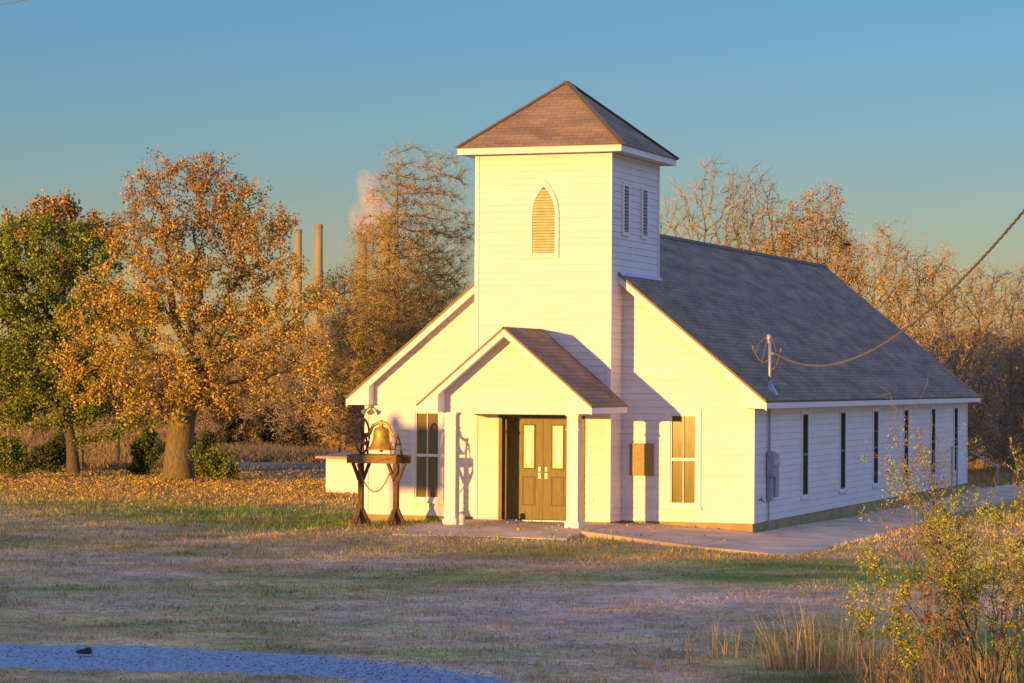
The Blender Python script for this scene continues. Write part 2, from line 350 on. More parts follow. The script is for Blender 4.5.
# --- window helper (opening in a wall facing -Y or +X)
def window(face, c, w, z0, z1, off, parent, glass, casing=.12, muntin=True, thick=.045, rail=True, sash=.036):
    """face 'F' (front, plane y=off) or 'S' (side, plane x=off)"""
    def B(mb, u0, u1, o0, o1, a, b):
        if face == 'F': mb.box(u0, u1, off-o1, off-o0, a, b)
        else: mb.box(off+o0, off+o1, u0, u1, a, b)
    f = MB(); u0, u1 = c-w/2, c+w/2; cs = casing
    B(f, u0-cs, u0, -.02, thick, z0-cs*.8, z1+cs); B(f, u1, u1+cs, -.02, thick, z0-cs*.8, z1+cs)
    B(f, u0+.001, u1-.001, -.02, thick-.004, z1, z1+cs-.003); B(f, u0+.001, u1-.001, -.02, thick-.004, z0-cs*.8+.003, z0)
    fr = f.build('window', TRIM, parent)
    zm = z0+(z1-z0)*.5
    s = MB()
    B(s, u0, u0+sash, -.06, .012, z0, z1); B(s, u1-sash, u1, -.06, .012, z0, z1)
    B(s, u0+sash, u1-sash, -.06, .010, z1-sash, z1); B(s, u0+sash, u1-sash, -.06, .010, z0, z0+sash)
    if rail: B(s, u0+sash, u1-sash, -.055, .018, zm-.035, zm+.035)
    s.build('sash', TRIM if face == 'F' else DARKFR, fr)
    if muntin:
        mm = MB(); B(mm, c-.011, c+.011, -.045, .004, z0+sash, zm-.035); B(mm, c-.011, c+.011, -.045, .004, zm+.035, z1-sash); mm.build('muntin', TRIM, fr)
    for a, b in (((z0+sash, zm-.035), (zm+.035, z1-sash)) if rail else ((z0+sash, z1-sash),)):
        p = MB(); B(p, u0+sash, u1-sash, -.05, -.035, a, b) ; p.build('pane', glass, fr)
    sb = MB(); B(sb, u0-cs-.03, u1+cs+.03, thick+.001, thick+.035, z0-cs*.8-.02, z0-cs*.8+.03); sb.build('sill', TRIM, fr)
    return fr
DARKFR = mat('dark_bronze_sash', (.10, .10, .09), .5, .1, 5)
# front wall (two flanks, tower covers the middle)
WZ0, WZ1 = .43, 2.62
winL, winR = -3.41, 3.335
op = [(winL-.33, winL+.33, WZ0, WZ1)]; opr = [(winR-.33, winR+.33, WZ0, WZ1)]
siding(fpt, 0, 7.0, lambda z: (-GAB(z), min(-HT, -.01) if GAB(z) > HT else -GAB(z)), op, church)
siding(fpt, 0, 7.0, lambda z: (HT if GAB(z) > HT else GAB(z), GAB(z)), opr, church)
window('F', winL, .66, WZ0, WZ1, 0, church, DUSKGL)
window('F', winR, .66, WZ0, WZ1, 0, church, GOLDGL)
# side walls and back wall
SW = [5.16, 9.5, 13.75, 18.1, 22.4, 26.35]
siding(lambda u, z, o: (XR+o, u, z), 0, 2.82, lambda z: (0, L), [(c-.31, c+.31, .5, 2.6) for c in SW], church)
for c in SW: window('S', c, .62, .5, 2.6, XR, church, GLASS, casing=.11, muntin=False, thick=.03)
siding(lambda u, z, o: (-XR-o, u, z), 0, 2.82, lambda z: (0, L), [], church)
siding(lambda u, z, o: (u, L+o, z), 0, 7.2, lambda z: (-GAB(z, .12), GAB(z, .12)), [], church)
for sx in (-1, 1):
    cb = MB(); x0, x1 = sorted((sx*XR-sx*.0, sx*(XR+.028))); cb.box(x0, x1, -.028, .07, -.0, 2.81); x0, x1 = sorted((sx*XR-sx*.075, sx*XR)); cb.box(x0, x1, -.030, .02, .0, 2.8)
    cb.build('corner_board', TRIM, church)
    cb = MB(); x0, x1 = sorted((sx*XR, sx*(XR+.028))); cb.box(x0, x1, L-.09, L+.03, 0, 2.81); cb.build('corner_board', TRIM, church)
fo = MB(); fo.box(-XR+.02, XR-.02, .02, L-.02, -.8, -.001); fo.box(-HT+.02, HT-.02, -A+.02, .03, -.8, -.004)
fo.build('foundation', FOUND, church)
# inner dark box so no light leaks
core = MB(); core.box(-XR+.3, XR-.3, .3, L-.3, 0, 2.9); core.build('inner_wall', mat('interior_plaster', (.25, .2, .13), .9), church)
# --- roofs
DRIP = mat('brown_drip_edge', (.27, .19, .08), .7, .1, 6)
def roof_slab(name, quad, parent, thick=.05, m=SHING):
    """quad: eaveA, eaveB, ridgeB, ridgeA ; UV in metres"""
    q = [Vector(p) for p in quad]; n = (q[1]-q[0]).cross(q[-1]-q[0]).normalized()
    if n.z < 0: n = -n
    low = [p-n*thick for p in q]; k = len(q)
    v = q+low; f = [tuple(range(k))]+[tuple(range(2*k-1, k-1, -1))]+[(i, k+i, k+(i+1) % k, (i+1) % k) for i in range(k)]
    o = mesh_obj(name, v, f, m, parent, mats=[DRIP], mi=[0]+[1]*(len(f)-1)); me = o.data; uv = me.uv_layers.new(name='UVMap')
    e = (q[1]-q[0]).normalized(); s = n.cross(e)
    if s.z < 0: s = -s
    for lp in me.loops: p = me.vertices[lp.vertex_index].co-q[0]; uv.data[lp.index].uv = (p.dot(e), p.dot(s))
    return o
YF, YB = -.35, L+.35; EX, EZ = 5.51, 2.98
mainroof = None
for s in (-1, 1):
    o = roof_slab('roof', [(s*EX, YF-.02, EZ), (s*EX, YB+.02, EZ), (0, YB+.02, 7.54), (0, YF-.02, 7.54)], church)
    if s == 1: mainroof = o
rc = MB(); rc.prism([(-.13, 3.02, 7.54-.13*SL+.022), (0, 3.02, 7.575), (.13, 3.02, 7.54-.13*SL+.022), (0, 3.02, 7.545)], (0, L+.35-3.02, 0)); rc.build('ridge_cap', SHING, church)
# eave fascia + soffit, rake boards
fs = MB(); fs.box(EX-.03, EX+.002, YF+.002, YB, 2.79, 2.93); fs.build('fascia', TRIM, church); fs = MB(); fs.box(-EX-.002, -EX+.03, YF+.002, YB, 2.79, 2.93); fs.build('fascia', TRIM, church)
sf = MB(); sf.box(XR+.001, EX-.03, YF+.03, YB-.03, 2.80, 2.82); sf.build('soffit', SOFF, church); sf = MB(); sf.box(-EX+.03, -XR-.001, YF+.03, YB-.03, 2.80, 2.82); sf.build('soffit', SOFF, church)
def rake(sgn, y, parent, ex, ez, slope, top, h=.2, xin=0, t=.03, name='rake_board', low=None):
    a = [(sgn*ex, y, ez-.055), (sgn*xin, y, top-.055-slope*xin), (sgn*xin, y, top-.055-slope*xin-h), (sgn*ex, y, ez-.055-h)]
    mb = MB(); mb.prism(a if sgn < 0 else a[::-1], (0, t, 0)); return mb.build(name, TRIM, parent)
for s in (-1, 1):
    rake(s, YF, church, EX, EZ, SL, 7.54, .19, HT if True else 0)
    # boxed return under the eave corner
    b = MB(); xi = 4.88; prof = [(s*(EX-.002), YF+.004, 2.79), (s*(EX-.002), YF+.004, 2.88), (s*xi, YF+.004, 2.88+SL*(EX-xi)-.06), (s*xi, YF+.004, 2.79)]
    b.prism(prof if s > 0 else prof[::-1], (0, -YF-.01, 0)); b.build('eave_return', TRIM, church)
    so_ = MB(); sq = [(s*XR, YF+.03, roof_top(XR)-.13), (s*HT, YF+.03, roof_top(HT)-.13), (s*HT, -.0, roof_top(HT)-.13), (s*XR, -.0, roof_top(XR)-.13)]
    so_.prism(sq, (0, 0, -.02)); so_.build('soffit', SOFF, church)
for s in (-1, 1): rake(s, YB-.03, church, EX, EZ, SL, 7.54, .19)
# --- tower
tw_ = church
TY0, TY1, TZ = -A, -A+D, 9.0
door_op = (-1.12, 1.12, 0.0, 2.58)
def roofcut(z): return 0
siding(lambda u, z, o: (u, TY0-o, z), 0, TZ, lambda z: (-HT, HT), [door_op], church, name='tower_wall')
for s in (-1, 1):
    siding(lambda u, z, o: (s*(HT+o), u, z), 0, TZ, lambda z: (TY0, TY1), [], church, name='tower_wall')
siding(lambda u, z, o: (u, TY1+o, z), 5.5, TZ, lambda z: (-HT, HT), [], church, name='tower_wall')
for sx in (-1, 1):
    tc = MB(); x0, x1 = sorted((sx*HT, sx*(HT+.03)))
    tc.box(x0, x1, TY1-.07, TY1+.03, 5.5, TZ-.002); tc.build('corner_board', TRIM, church)
    tc = MB(); tc.box(x0, x1, TY0-.03, TY0+.07, 0, TZ-.002)
    x0, x1 = sorted((sx*(HT-.07), sx*HT)); tc.box(x0, x1, TY0-.031, TY0+.02, 0.001, TZ-.004)
    tc.build('corner_board', TRIM, church)
O = .37; ex0, ex1, ey0, ey1 = -HT-O, HT+O, TY0-O, TY1+O; ap = (-.07, (ey0+ey1)/2-.05, 10.99)
tf = MB()
tf.box(ex0, ex1, ey0, ey0+.03, 9.0, 9.155); tf.box(ex0, ex1, ey1-.03, ey1, 9.0, 9.155); tf.box(ex0, ex0+.03, ey0+.031, ey1-.031, 9.0, 9.155); tf.box(ex1-.03, ex1, ey0+.031, ey1-.031, 9.0, 9.155)
tf.build('fascia', TRIM, church)
ts = MB(); ts.box(ex0+.03, ex1-.03, ey0+.03, ey1-.03, 9.01, 9.03); ts.build('soffit', SOFF, church)
e_ = .03; ca = [(ex0-e_, ey0-e_, 9.17), (ex1+e_, ey0-e_, 9.17), (ex1+e_, ey1+e_, 9.17), (ex0-e_, ey1+e_, 9.17)]
me_v = ca+[(x, y, z-.02) for x, y, z in ca]+[ap]
tr = mesh_obj('tower_roof', me_v, [(0, 1, 8), (1, 2, 8), (2, 3, 8), (3, 0, 8), (0, 4, 5, 1), (1, 5, 6, 2), (2, 6, 7, 3), (3, 7, 4, 0), (7, 6, 5, 4)], SHING, church)
uv = tr.data.uv_layers.new(name='UVMap')
for pl in tr.data.polygons:
    n = pl.normal; e = Vector((-n.y, n.x, 0)); e = e.normalized() if e.length > .01 else Vector((1, 0, 0)); s_ = n.cross(e); s_ = -s_ if s_.z < 0 else s_
    for li in pl.loop_indices: p = tr.data.vertices[tr.data.loops[li].vertex_index].co-Vector(ca[0]); uv.data[li].uv = (p.dot(e), p.dot(s_))
hc = MB()
for c in ca: hc.bar(Vector(c)+Vector((0, 0, .01)), Vector(ap)+Vector((0, 0, .008)), .16, .03)
hco = hc.build('hip_cap', SHING, tr)
# metal flashing where the tower meets the roof
fl = MB(); fl.prism([(HT+.02, TY0+A+YF+.0, roof_top(HT)+.03), (HT+.02, TY1+.06, roof_top(HT)+.03), (HT+.10, TY1+.06, roof_top(HT+.10)+.03), (HT+.10, YF, roof_top(HT+.10)+.03)], (0, 0, .012)); fl.build('flashing', METAL, church)
# gothic louvred vent on the tower front
def arch(hw, zb, zs, za, n=10):
    pts = [(-hw, zb)];
    h = za-zs; rr = (hw*hw+h*h)/(2*hw)      # pointed arch: circle centred beyond the middle
    a1 = math.asin(min(1, h/rr))
    for i in range(n+1): a = a1*i/n; pts.append((rr-hw-rr*math.cos(a), zs+rr*math.sin(a)))
    pts[-1] = (0, za)
    return pts+[(-x, z) for x, z in pts[-2::-1]]
lv = MB(); outer = arch(.39, 6.46, 7.5, 8.37); inner = arch(.295, 6.56, 7.5, 8.20); yv = TY0-.055; cx_ = .03
no = len(outer); b0 = len(lv.v)
lv.v += [(cx_+x, yv, z) for x, z in outer]+[(cx_+x, yv, z) for x, z in inner]+[(cx_+x, TY0+.0, z) for x, z in outer]+[(cx_+x, TY0-.0, z) for x, z in inner]
for i in range(no):
    j = (i+1) % no; lv.f += [(i, j, no+j, no+i), (2*no+j, 2*no+i, i, j), (no+i, no+j, 3*no+j, 3*no+i)]
vent = lv.build('vent', TRIM, church)
bk = MB(); bk.poly([(cx_+x, TY0-.018, z) for x, z in inner]); bk.build('vent_backing', mat('shadowed_vent_board', (.30, .21, .10), .8), vent)
sv = MB(); z = 6.58
while z < 8.14:
    if z <= 7.5: hw = .29
    else:
        h = 8.2-7.5; rr = (.295**2+h*h)/(2*.295); hw = .295-(rr-math.sqrt(max(0, rr*rr-(z+.03-7.5)**2)))
    if hw > .02: sv.prism([(cx_-hw, TY0-.020, z+.045), (cx_-hw, TY0-.048, z), (cx_-hw, TY0-.042, z-.006), (cx_-hw, TY0-.020, z+.030)], (2*hw, 0, 0))
    z += .068
sv.build('slat', mat('cream_louvre_slat', (.62, .58, .28), .6), vent)
for yc in (.15, 1.71):
    f = MB(); xx = HT+.014
    w_, za, zb = .27, 7.02, 8.34
    f.box(HT, xx+.04, yc-w_, yc-w_+.09, za, zb); f.box(HT, xx+.04, yc+w_-.09, yc+w_, za, zb); f.box(HT, xx+.037, yc-w_+.09, yc+w_-.09, zb-.09, zb-.001); f.box(HT, xx+.037, yc-w_+.09, yc+w_-.09, za+.001, za+.1)
    fr = f.build('vent', TRIM, church)
    f = MB(); z = za+.11; f.box(HT, xx+.004, yc-w_+.091, yc+w_-.091, za+.1, zb-.09); f.build('vent_backing', DARKFR, fr)
    f = MB()
    while z < zb-.12: f.prism([(xx+.006, yc-w_+.09, z+.05), (xx+.03, yc-w_+.09, z), (xx+.03, yc-w_+.09, z+.012), (xx+.006, yc-w_+.09, z+.062)], (0, 2*w_-.18, 0)); z += .085
    f.build('slat', mat('grey_louvre_slat', (.30, .30, .30), .6), fr)
# --- porch
PSL = (4.69-2.85)/2.2; PY0 = -3.7; PT = 4.70
for s in (-1, 1):
    o = roof_slab('porch_roof', [(s*2.22, PY0-.02, 2.84), (s*2.22, TY0-.018, 2.84), (0, TY0-.018, PT), (0, PY0-.02, PT)], church, thick=.045)
    rake(s, PY0, church, 2.2, 2.86, PSL, PT, .17, 0, name='rake_board')
    b = MB(); xi = 1.66; prof = [(s*2.198, PY0+.004, 2.66), (s*2.198, PY0+.004, 2.80), (s*xi, PY0+.004, 2.80+PSL*(2.2-xi)-.04), (s*xi, PY0+.004, 2.66)]
    b.prism(prof if s > 0 else prof[::-1], (0, TY0-PY0-.03, 0)); b.build('eave_box', TRIM, church)
siding(lambda u, z, o: (u, -3.2-o, z), 2.64, 4.5, lambda z: (-min(1.70, (4.60-z)/PSL), min(1.70, (4.60-z)/PSL)), [], church, name='porch_gable')
b = MB(); b.box(-1.66, 1.66, -3.19, -2.95, 2.63, 2.85); b.build('beam', TRIM, church)
b = MB(); b.box(-1.66, 1.66, -2.95, TY0-.03, 2.70, 2.74); b.build('porch_ceiling', SOFF, church)
sp_ = MB()
for s in (-1, 1):
    q = [(s*1.68, PY0+.03, PT-PSL*1.68-.12), (0, PY0+.03, PT-.12), (0, -3.19, PT-.12), (s*1.68, -3.19, PT-PSL*1.68-.12)]; sp_.prism(q, (0, 0, -.02))
sp_.build('soffit', SOFF, church)
for s in (-1, 1):
    xc = s*1.54+.07; c = MB(); c.box(xc-.14, xc+.14, -3.36, -3.08, PZ+.12, 2.60); col_ = c.build('column', TRIM, church, bevel=.008)
    c = MB(); c.box(xc-.175, xc+.175, -3.395, -3.045, PZ, PZ+.14); c.build('column_base', TRIM, col_, bevel=.006)
    c = MB(); c.box(xc-.158, xc+.158, -3.378, -3.062, 2.26, 2.31); c.build('collar', TRIM, col_, bevel=.006); c = MB(); c.box(xc-.165, xc+.165, -3.385, -3.055, 2.60, 2.665); c.build('capital', TRIM, col_, bevel=.006)
# --- doors
DY = TY0+.10
fr = MB(); fr.box(-1.12, -1.03, TY0-.035, DY+.03, PZ, 2.58); fr.box(1.03, 1.12, TY0-.035, DY+.03, PZ, 2.58); fr.box(-1.03, 1.03, TY0-.033, DY+.03, 2.50, 2.578)
dfr = fr.build('door_frame', DOORM, church)
sdp = MB(); sdp.box(-1.03, -.72, DY, DY+.04, .0, 2.5); sdp.build('side_panel', DOORM, dfr); sdp = MB(); sdp.box(.74, 1.03, DY, DY+.04, .0, 2.5); sdp.build('side_panel', DOORM, dfr)
th = MB(); th.box(-1.03, 1.03, TY0-.06, DY+.03, PZ, PZ+.03); th.build('threshold', METAL, dfr)
for s in (-1, 1):
    x0, x1 = (-.715, .008) if s < 0 else (.012, .735); zc0, zc1 = .02, 2.49
    d = MB(); d.box(x0, x1, DY-.03, DY+.02, zc0, zc1); door = d.build('door', DOORM, church, bevel=.003)
    wc = -.36 if s < 0 else .39
    def ring(w, z0, z1, t, y0, y1, mm, nm):
        r_ = MB(); r_.box(wc-w, wc-w+t, y0, y1, z0, z1); r_.box(wc+w-t, wc+w, y0, y1, z0, z1); r_.box(wc-w+t, wc+w-t, y0, y1, z1-t, z1); r_.box(wc-w+t, wc+w-t, y0, y1, z0, z0+t); return r_.build(nm, mm, door)
    ring(.17, 1.25, 2.36, .035, DY-.045, DY-.03, DOORD, 'moulding'); ring(.17, .36, 1.08, .03, DY-.040, DY-.03, DOORD, 'moulding')
    p = MB(); p.box(wc-.11, wc+.11, DY-.036, DY-.03, .43, 1.01); p.build('panel', DOORM, door, bevel=.003)
    g_ = MB(); g_.box(wc-.135, wc+.135, DY-.034, DY-.0305, 1.285, 2.325); pane = g_.build('pane', mat('etched_glass_surround', (.24, .20, .10), .2), door)
    g_ = MB(); pr_ = [(-.03, 1.36), (.03, 1.36), (.07, 1.6), (.035, 1.85), (.075, 2.12), (.0, 2.27), (-.075, 2.12), (-.035, 1.85), (-.07, 1.6)]
    g_.prism([(wc+x, DY-.040, z) for x, z in pr_], (0, .005, 0)); g_.build('pane', FROST, door)
    hx = -.075 if s < 0 else .095
    h_ = MB(); h_.box(hx-.028, hx+.028, DY-.045, DY-.03, 1.03, 1.16); h_.box(hx-.022, hx+.022, DY-.045, DY-.03, 1.21, 1.31); h_.tube([(hx, DY-.045, 1.10), (hx, DY-.09, 1.10), (hx-s*-.0-s*.0, DY-.09, 1.04)], .013, 8); h_.tube([(hx, DY-.045, 1.26), (hx, DY-.065, 1.26)], .02, 10)
    h_.build('handle', BRASS, door)
wl = MB(); wl.box(-1.2, 1.2, DY+.05, DY+.08, 0, 2.6); wl.build('inner_wall', DARKFR, dfr)

# ------------------------------------------------------------------ things on and beside the church
b = MB(); b.box(1.99, 2.57, -.05, -.014, 1.13, 1.89); o = tag(b.build('plaque', PLAQ, None, bevel=.01), 'square tan plaque mounted on the front wall right of the porch', 'plaque')
r_ = MB(); r_.box(1.975, 1.995, -.055, -.013, 1.115, 1.905); r_.box(2.565, 2.585, -.055, -.013, 1.115, 1.905); r_.box(1.995, 2.565, -.055, -.013, 1.885, 1.904); r_.box(1.995, 2.565, -.055, -.013, 1.116, 1.135); r_.build('frame', mat('brown_plaque_frame', (.33, .22, .10), .6), o)
b = MB(); b.box(1.24, 1.35, TY0-.035, TY0-.012, .52, .60); o = tag(b.build('outlet_cover', METAL), 'small grey outlet cover low on the wall beside the porch door', 'outlet')
# electric service
el = tag(empty('electric_meter', (5.15, 1.3, 1.4)), 'blue grey electric meter with breaker box on the shaded side wall', 'meter')
def loc(mb, off): mb.v = [(x-off[0], y-off[1], z-off[2]) for x, y, z in mb.v]; return mb
E0 = (5.15, 1.3, 1.4)
b = MB(); b.box(5.125, 5.30, 1.16, 1.44, 1.10, 1.72); loc(b, E0).build('meter_box', METBOX, el, bevel=.015)
b = MB(); b.tube([(5.30, 1.30, 1.45), (5.40, 1.30, 1.45)], .10, 18); b.tube([(5.40, 1.30, 1.45), (5.43, 1.30, 1.45)], [.085, .05], 18); loc(b, E0).build('meter_dial', glass_mat('meter_glass', (.35, .38, .4), .15), el)
b = MB(); b.box(5.125, 5.25, 1.56, 1.92, .58, 1.66); loc(b, E0).build('breaker_box', METBOX, el, bevel=.01)
b = MB(); b.box(5.25, 5.262, 1.60, 1.88, .64, 1.60); loc(b, E0).build('breaker_door', METAL, el, bevel=.004)
b = MB(); b.box(5.125, 5.24, 1.20, 1.36, .5, 1.09); loc(b, E0).build('junction_box', METBOX, el, bevel=.006)
b = MB(); b.tube([(5.16, 1.3, 1.72), (5.16, 1.3, 2.80)], .032, 10); loc(b, E0).build('conduit', METAL, el); b = MB(); b.tube([(5.15, 1.28, -.3), (5.15, 1.28, .5)], .022, 8); loc(b, E0).build('conduit', METAL, el)
ms = tag(empty('service_mast', (5.16, 1.3, 3.2)), 'steel service mast with looped wires standing on the roof near the eave', 'electric mast')
E1 = (5.16, 1.3, 3.2)
b = MB(); b.tube([(5.16, 1.3, 2.95), (5.16, 1.3, 4.45)], .042, 12); loc(b, E1).build('pole', METAL, ms, smooth=True)
b = MB(); b.lathe([(.0, .15), (.04, .14), (.065, .10), (.07, .05), (.06, 0), (.045, -.04), (.042, -.08)], (5.14, 1.28, 4.47), 14); loc(b, E1).build('weather_head', METAL, ms, smooth=True)
b = MB(); b.lathe([(.22, -.16), (.15, -.02), (.055, .12), (.045, .2)], (5.16, 1.3, 3.27), 14); loc(b, E1).build('roof_flashing', METAL, ms, smooth=True)
def arc_pts(a, b_, sag, n=14): return [(a[0]+(b_[0]-a[0])*t, a[1]+(b_[1]-a[1])*t, a[2]+(b_[2]-a[2])*t-4*sag*t*(1-t)) for t in [i/n for i in range(n+1)]]
b = MB()
b.tube(arc_pts((5.10, 1.25, 4.52), (4.80, 1.2, 4.10), -.12), .009, 6); b.tube(arc_pts((4.76, 1.2, 4.28), (5.12, 1.3, 3.98), .18), .012, 6); b.tube(arc_pts((5.2, 1.3, 3.75), (5.46, 1.2, 4.2), .13), .011, 6)
b.tube(arc_pts((5.12, 1.25, 4.50), (4.98, 1.2, 3.85), -.08), .008, 6); b.tube(arc_pts((5.2, 1.3, 4.5), (5.36, 1.2, 4.08), -.07), .008, 6)
loc(b, E1).build('wire_loop', CABLE, ms)
b = MB(); b.tube([(4.76, 1.2, 4.24), (4.75, 1.2, 4.33)], .024, 8); loc(b, E1).build('insulator', CABLE, ms); b = MB(); b.tube([(5.46, 1.2, 4.17), (5.47, 1.2, 4.26)], .022, 8); loc(b, E1).build('insulator', CABLE, ms); b = MB(); b.tube([(5.2, 1.25, 4.14), (5.3, 1.2, 4.12)], .03, 8); loc(b, E1).build('insulator', METAL, ms)
# overhead cable: triplex bundle sagging towards the camera side
Ac = np.array([5.25, 1.25, 4.18]); Bc = np.array([17.27, -31.48, 6.21]); cb_ = MB()
pts = []
for i in range(150):
    t = i/149*1.5; p = Ac+(Bc-Ac)*t; p[2] -= 1.2*4*t*(1-t); pts.append(p)
for ph, rad in ((0, .0105), (2.1, .0105), (4.2, .008)):
    q = []
    for i in range(0, 1400):
        t = i/1399*149; k = min(int(t), 148); f_ = t-k; p = pts[k]*(1-f_)+pts[k+1]*f_
        a = i*.27+ph; q.append((p[0]+.011*math.cos(a), p[1], p[2]+.011*math.sin(a)))
    cb_.tube(q, rad, 5, False)
tag(cb_.build('power_cable', CABLE), 'twisted overhead power cable sagging from the roof mast towards the upper right', 'cable')
b = MB(); q = [];
for i in range(60):
    t = i/59; x, y, _ = spot(-200+400*t, 70); z = 3.43+(386+12-0)/FPX*70+0
    zpx = (12-12*((-200+400*t))/60 if True else 0)
    q.append((x, y, CZ+(386-zpx)/FPX*70-.9*0))
b.tube(q, .012, 5, False); tag(b.build('overhead_wire', CABLE), 'thin overhead wire crossing the upper left corner of the sky', 'wire')
# flood light under the left eave
fl_ = tag(empty('flood_light', (-4.94, -.02, 2.70)), 'small twin headed flood light under the left eave', 'light')
b = MB(); b.tube([(0, 0, 0.06), (0, -.05, .04)], .05, 12); b.build('base', METAL, fl_)
for s in (-1, 1):
    b = MB(); b.tube([(0, -.05, .04), (s*.05, -.13, .0), (s*.08, -.18, -.04)], [.018, .018, .03], 8); b.tube([(s*.08, -.18, -.04), (s*.12, -.26, -.10)], [.035, .07], 14); b.build('lamp_head', METAL, fl_)
# hose tap, small ball, lantern
tp = MB(); tp.tube([(XR+.014, .48, .56), (XR+.10, .48, .56), (XR+.13, .48, .50)], .018, 8); tp.tube([(XR+.08, .42, .62), (XR+.08, .54, .62)], .012, 6); tp.tube([(XR+.08, .48, .56), (XR+.08, .48, .63)], .01, 6)
tag(tp.build('hose_tap', DARKFR), 'small dark hose tap low on the shaded side wall near the corner', 'tap')
bx_, by_ = gw(788, 527, -.33); b = MB(); b.lathe([(.0, .15), (.05, .14), (.08, .10), (.085, .05), (.06, .0), (0, 0)], (bx_, by_, wz(bx_, by_)), 16)
tag(b.build('vent_cap', TRIM, smooth=True), 'small round white cap on the path beside the shaded wall', 'pipe cap')
lx, ly = -1.20, -3.25; lan = tag(empty('lantern', (lx, ly, PZ)), 'small pale jar shaped lantern at the foot of the left porch column', 'lantern')
b = MB(); b.lathe([(0, 0), (.08, 0), (.085, .03), (.07, .05)], (0, 0, 0), 14); b.build('base', TRIM, lan, smooth=True)
b = MB(); b.lathe([(.065, .05), (.075, .10), (.075, .20), (.06, .25)], (0, 0, 0), 14); b.build('jar', FROST, lan, smooth=True)
b = MB(); b.lathe([(.075, .25), (.08, .27), (.05, .31), (0, .33)], (0, 0, 0), 14); b.build('lid', METAL, lan, smooth=True)
# handrail by the side wall and sloping rail past the back corner
hr = tag(empty('handrail', (5.7, 23, -.25)), 'grey metal handrail with posts beside the last side windows', 'handrail')
for y in (22.6, 23.5): b = MB(); b.box(5.66, 5.71, y-.025, y+.025, -.26, 1.4); loc(b, (5.7, 23, -.25)).build('post', METBOX, hr)
for z in (.2, 1.35): b = MB(); b.box(5.67, 5.70, 22.62, 23.48, z, z+.04); loc(b, (5.7, 23, -.25)).build('rail', METBOX, hr)
hr2 = tag(empty('handrail', (6.0, 30, -.25)), 'sloping blue grey handrail running down past the rear corner of the church', 'handrail')
b = MB(); b.bar((4.95, 30, 1.05), (5.95, 30, .50), .06, .06); loc(b, (6.0, 30, -.25)).build('rail', METBOX, hr2)
b = MB(); b.bar((5.90, 30, -.3), (5.90, 30, .52), .05, .05); loc(b, (6.0, 30, -.25)).build('post', METBOX, hr2)

# ------------------------------------------------------------------ bell on its timber stand
BY = -2.7; BL, BR_ = -4.06, -3.13; bz = -.10
st = tag(empty('bell_stand', (-3.6, BY, bz)), 'weathered timber stand with braced posts and red rope in front of the church', 'bell stand')
S0 = (-3.6, BY, bz)
for (y, x0, x1) in ((BY-.27, BL-.25, BR_+.12), (BY+.27, BL-.25, BR_+.26)):
    b = MB(); b.box(x0, x1, y-.05, y+.05, 1.40, 1.60); loc(b, S0).build('beam', WOOD, st, bevel=.006)
for x in (BL, BR_):
    b = MB(); b.box(x-.06, x+.06, BY-.06, BY+.06, bz, 1.395); loc(b, S0).build('post', WOODP, st, bevel=.006)
    b = MB(); b.box(x-.06, x+.06, BY-.42, BY+.42, 1.27, 1.395) if False else b.box(x-.07, x+.07, BY-.215, BY+.215, 1.42, 1.56); loc(b, S0).build('cross_beam', WOOD, st, bevel=.006)
    for s in (-1, 1):
        b = MB(); b.bar((x+s*.05, BY, .98), (x+s*.22, BY, 1.40), .065, .08); loc(b, S0).build('brace', WOODP, st)
        b = MB(); b.bar((x+s*.05, BY, .28), (x+s*.22, BY, bz+.02), .065, .07); loc(b, S0).build('foot_brace', WOODP, st)
        b = MB(); b.bar((x, BY+s*.05, .28), (x, BY+s*.30, bz+.02), .06, .06); loc(b, S0).build('foot_brace', WOODP, st)
b = MB(); b.box(BL-.2, BR_+.1, BY-.215, BY+.215, 1.602, 1.62); loc(b, S0).build('platform', WOOD, st)
b = MB(); b.tube(arc_pts((BL+.02, BY-.33, 1.42), (BR_+.0, BY-.33, 1.25), .62, 22), .016, 7); loc(b, S0).build('rope', ROPE, st)
bell = tag(empty('church_bell', (-3.55, BY, 1.62)), 'large gilded cast bell with iron yoke and wheel on the timber stand', 'bell')
bc = (-3.53, BY, 1.72)
b = MB(); b.lathe([(0.0, .56), (.10, .555), (.16, .53), (.19, .47), (.195, .38), (.205, .28), (.225, .19), (.265, .11), (.32, .05), (.355, .02), (.36, 0), (.33, 0), (.29, .04), (.2, .18), (.17, .4), (0, .5)], bc, 32)
loc(b, (-3.55, BY, 1.62)).build('bell_body', BELLM, bell, smooth=True)
b = MB(); b.tube([(bc[0], BY, 2.2), (bc[0], BY, 1.75)], .018, 8); b.lathe([(0, .06), (.05, .04), (.055, 0), (.03, -.05), (0, -.06)], (bc[0], BY, 1.72), 12); loc(b, (-3.55, BY, 1.62)).build('clapper', IRON, bell)
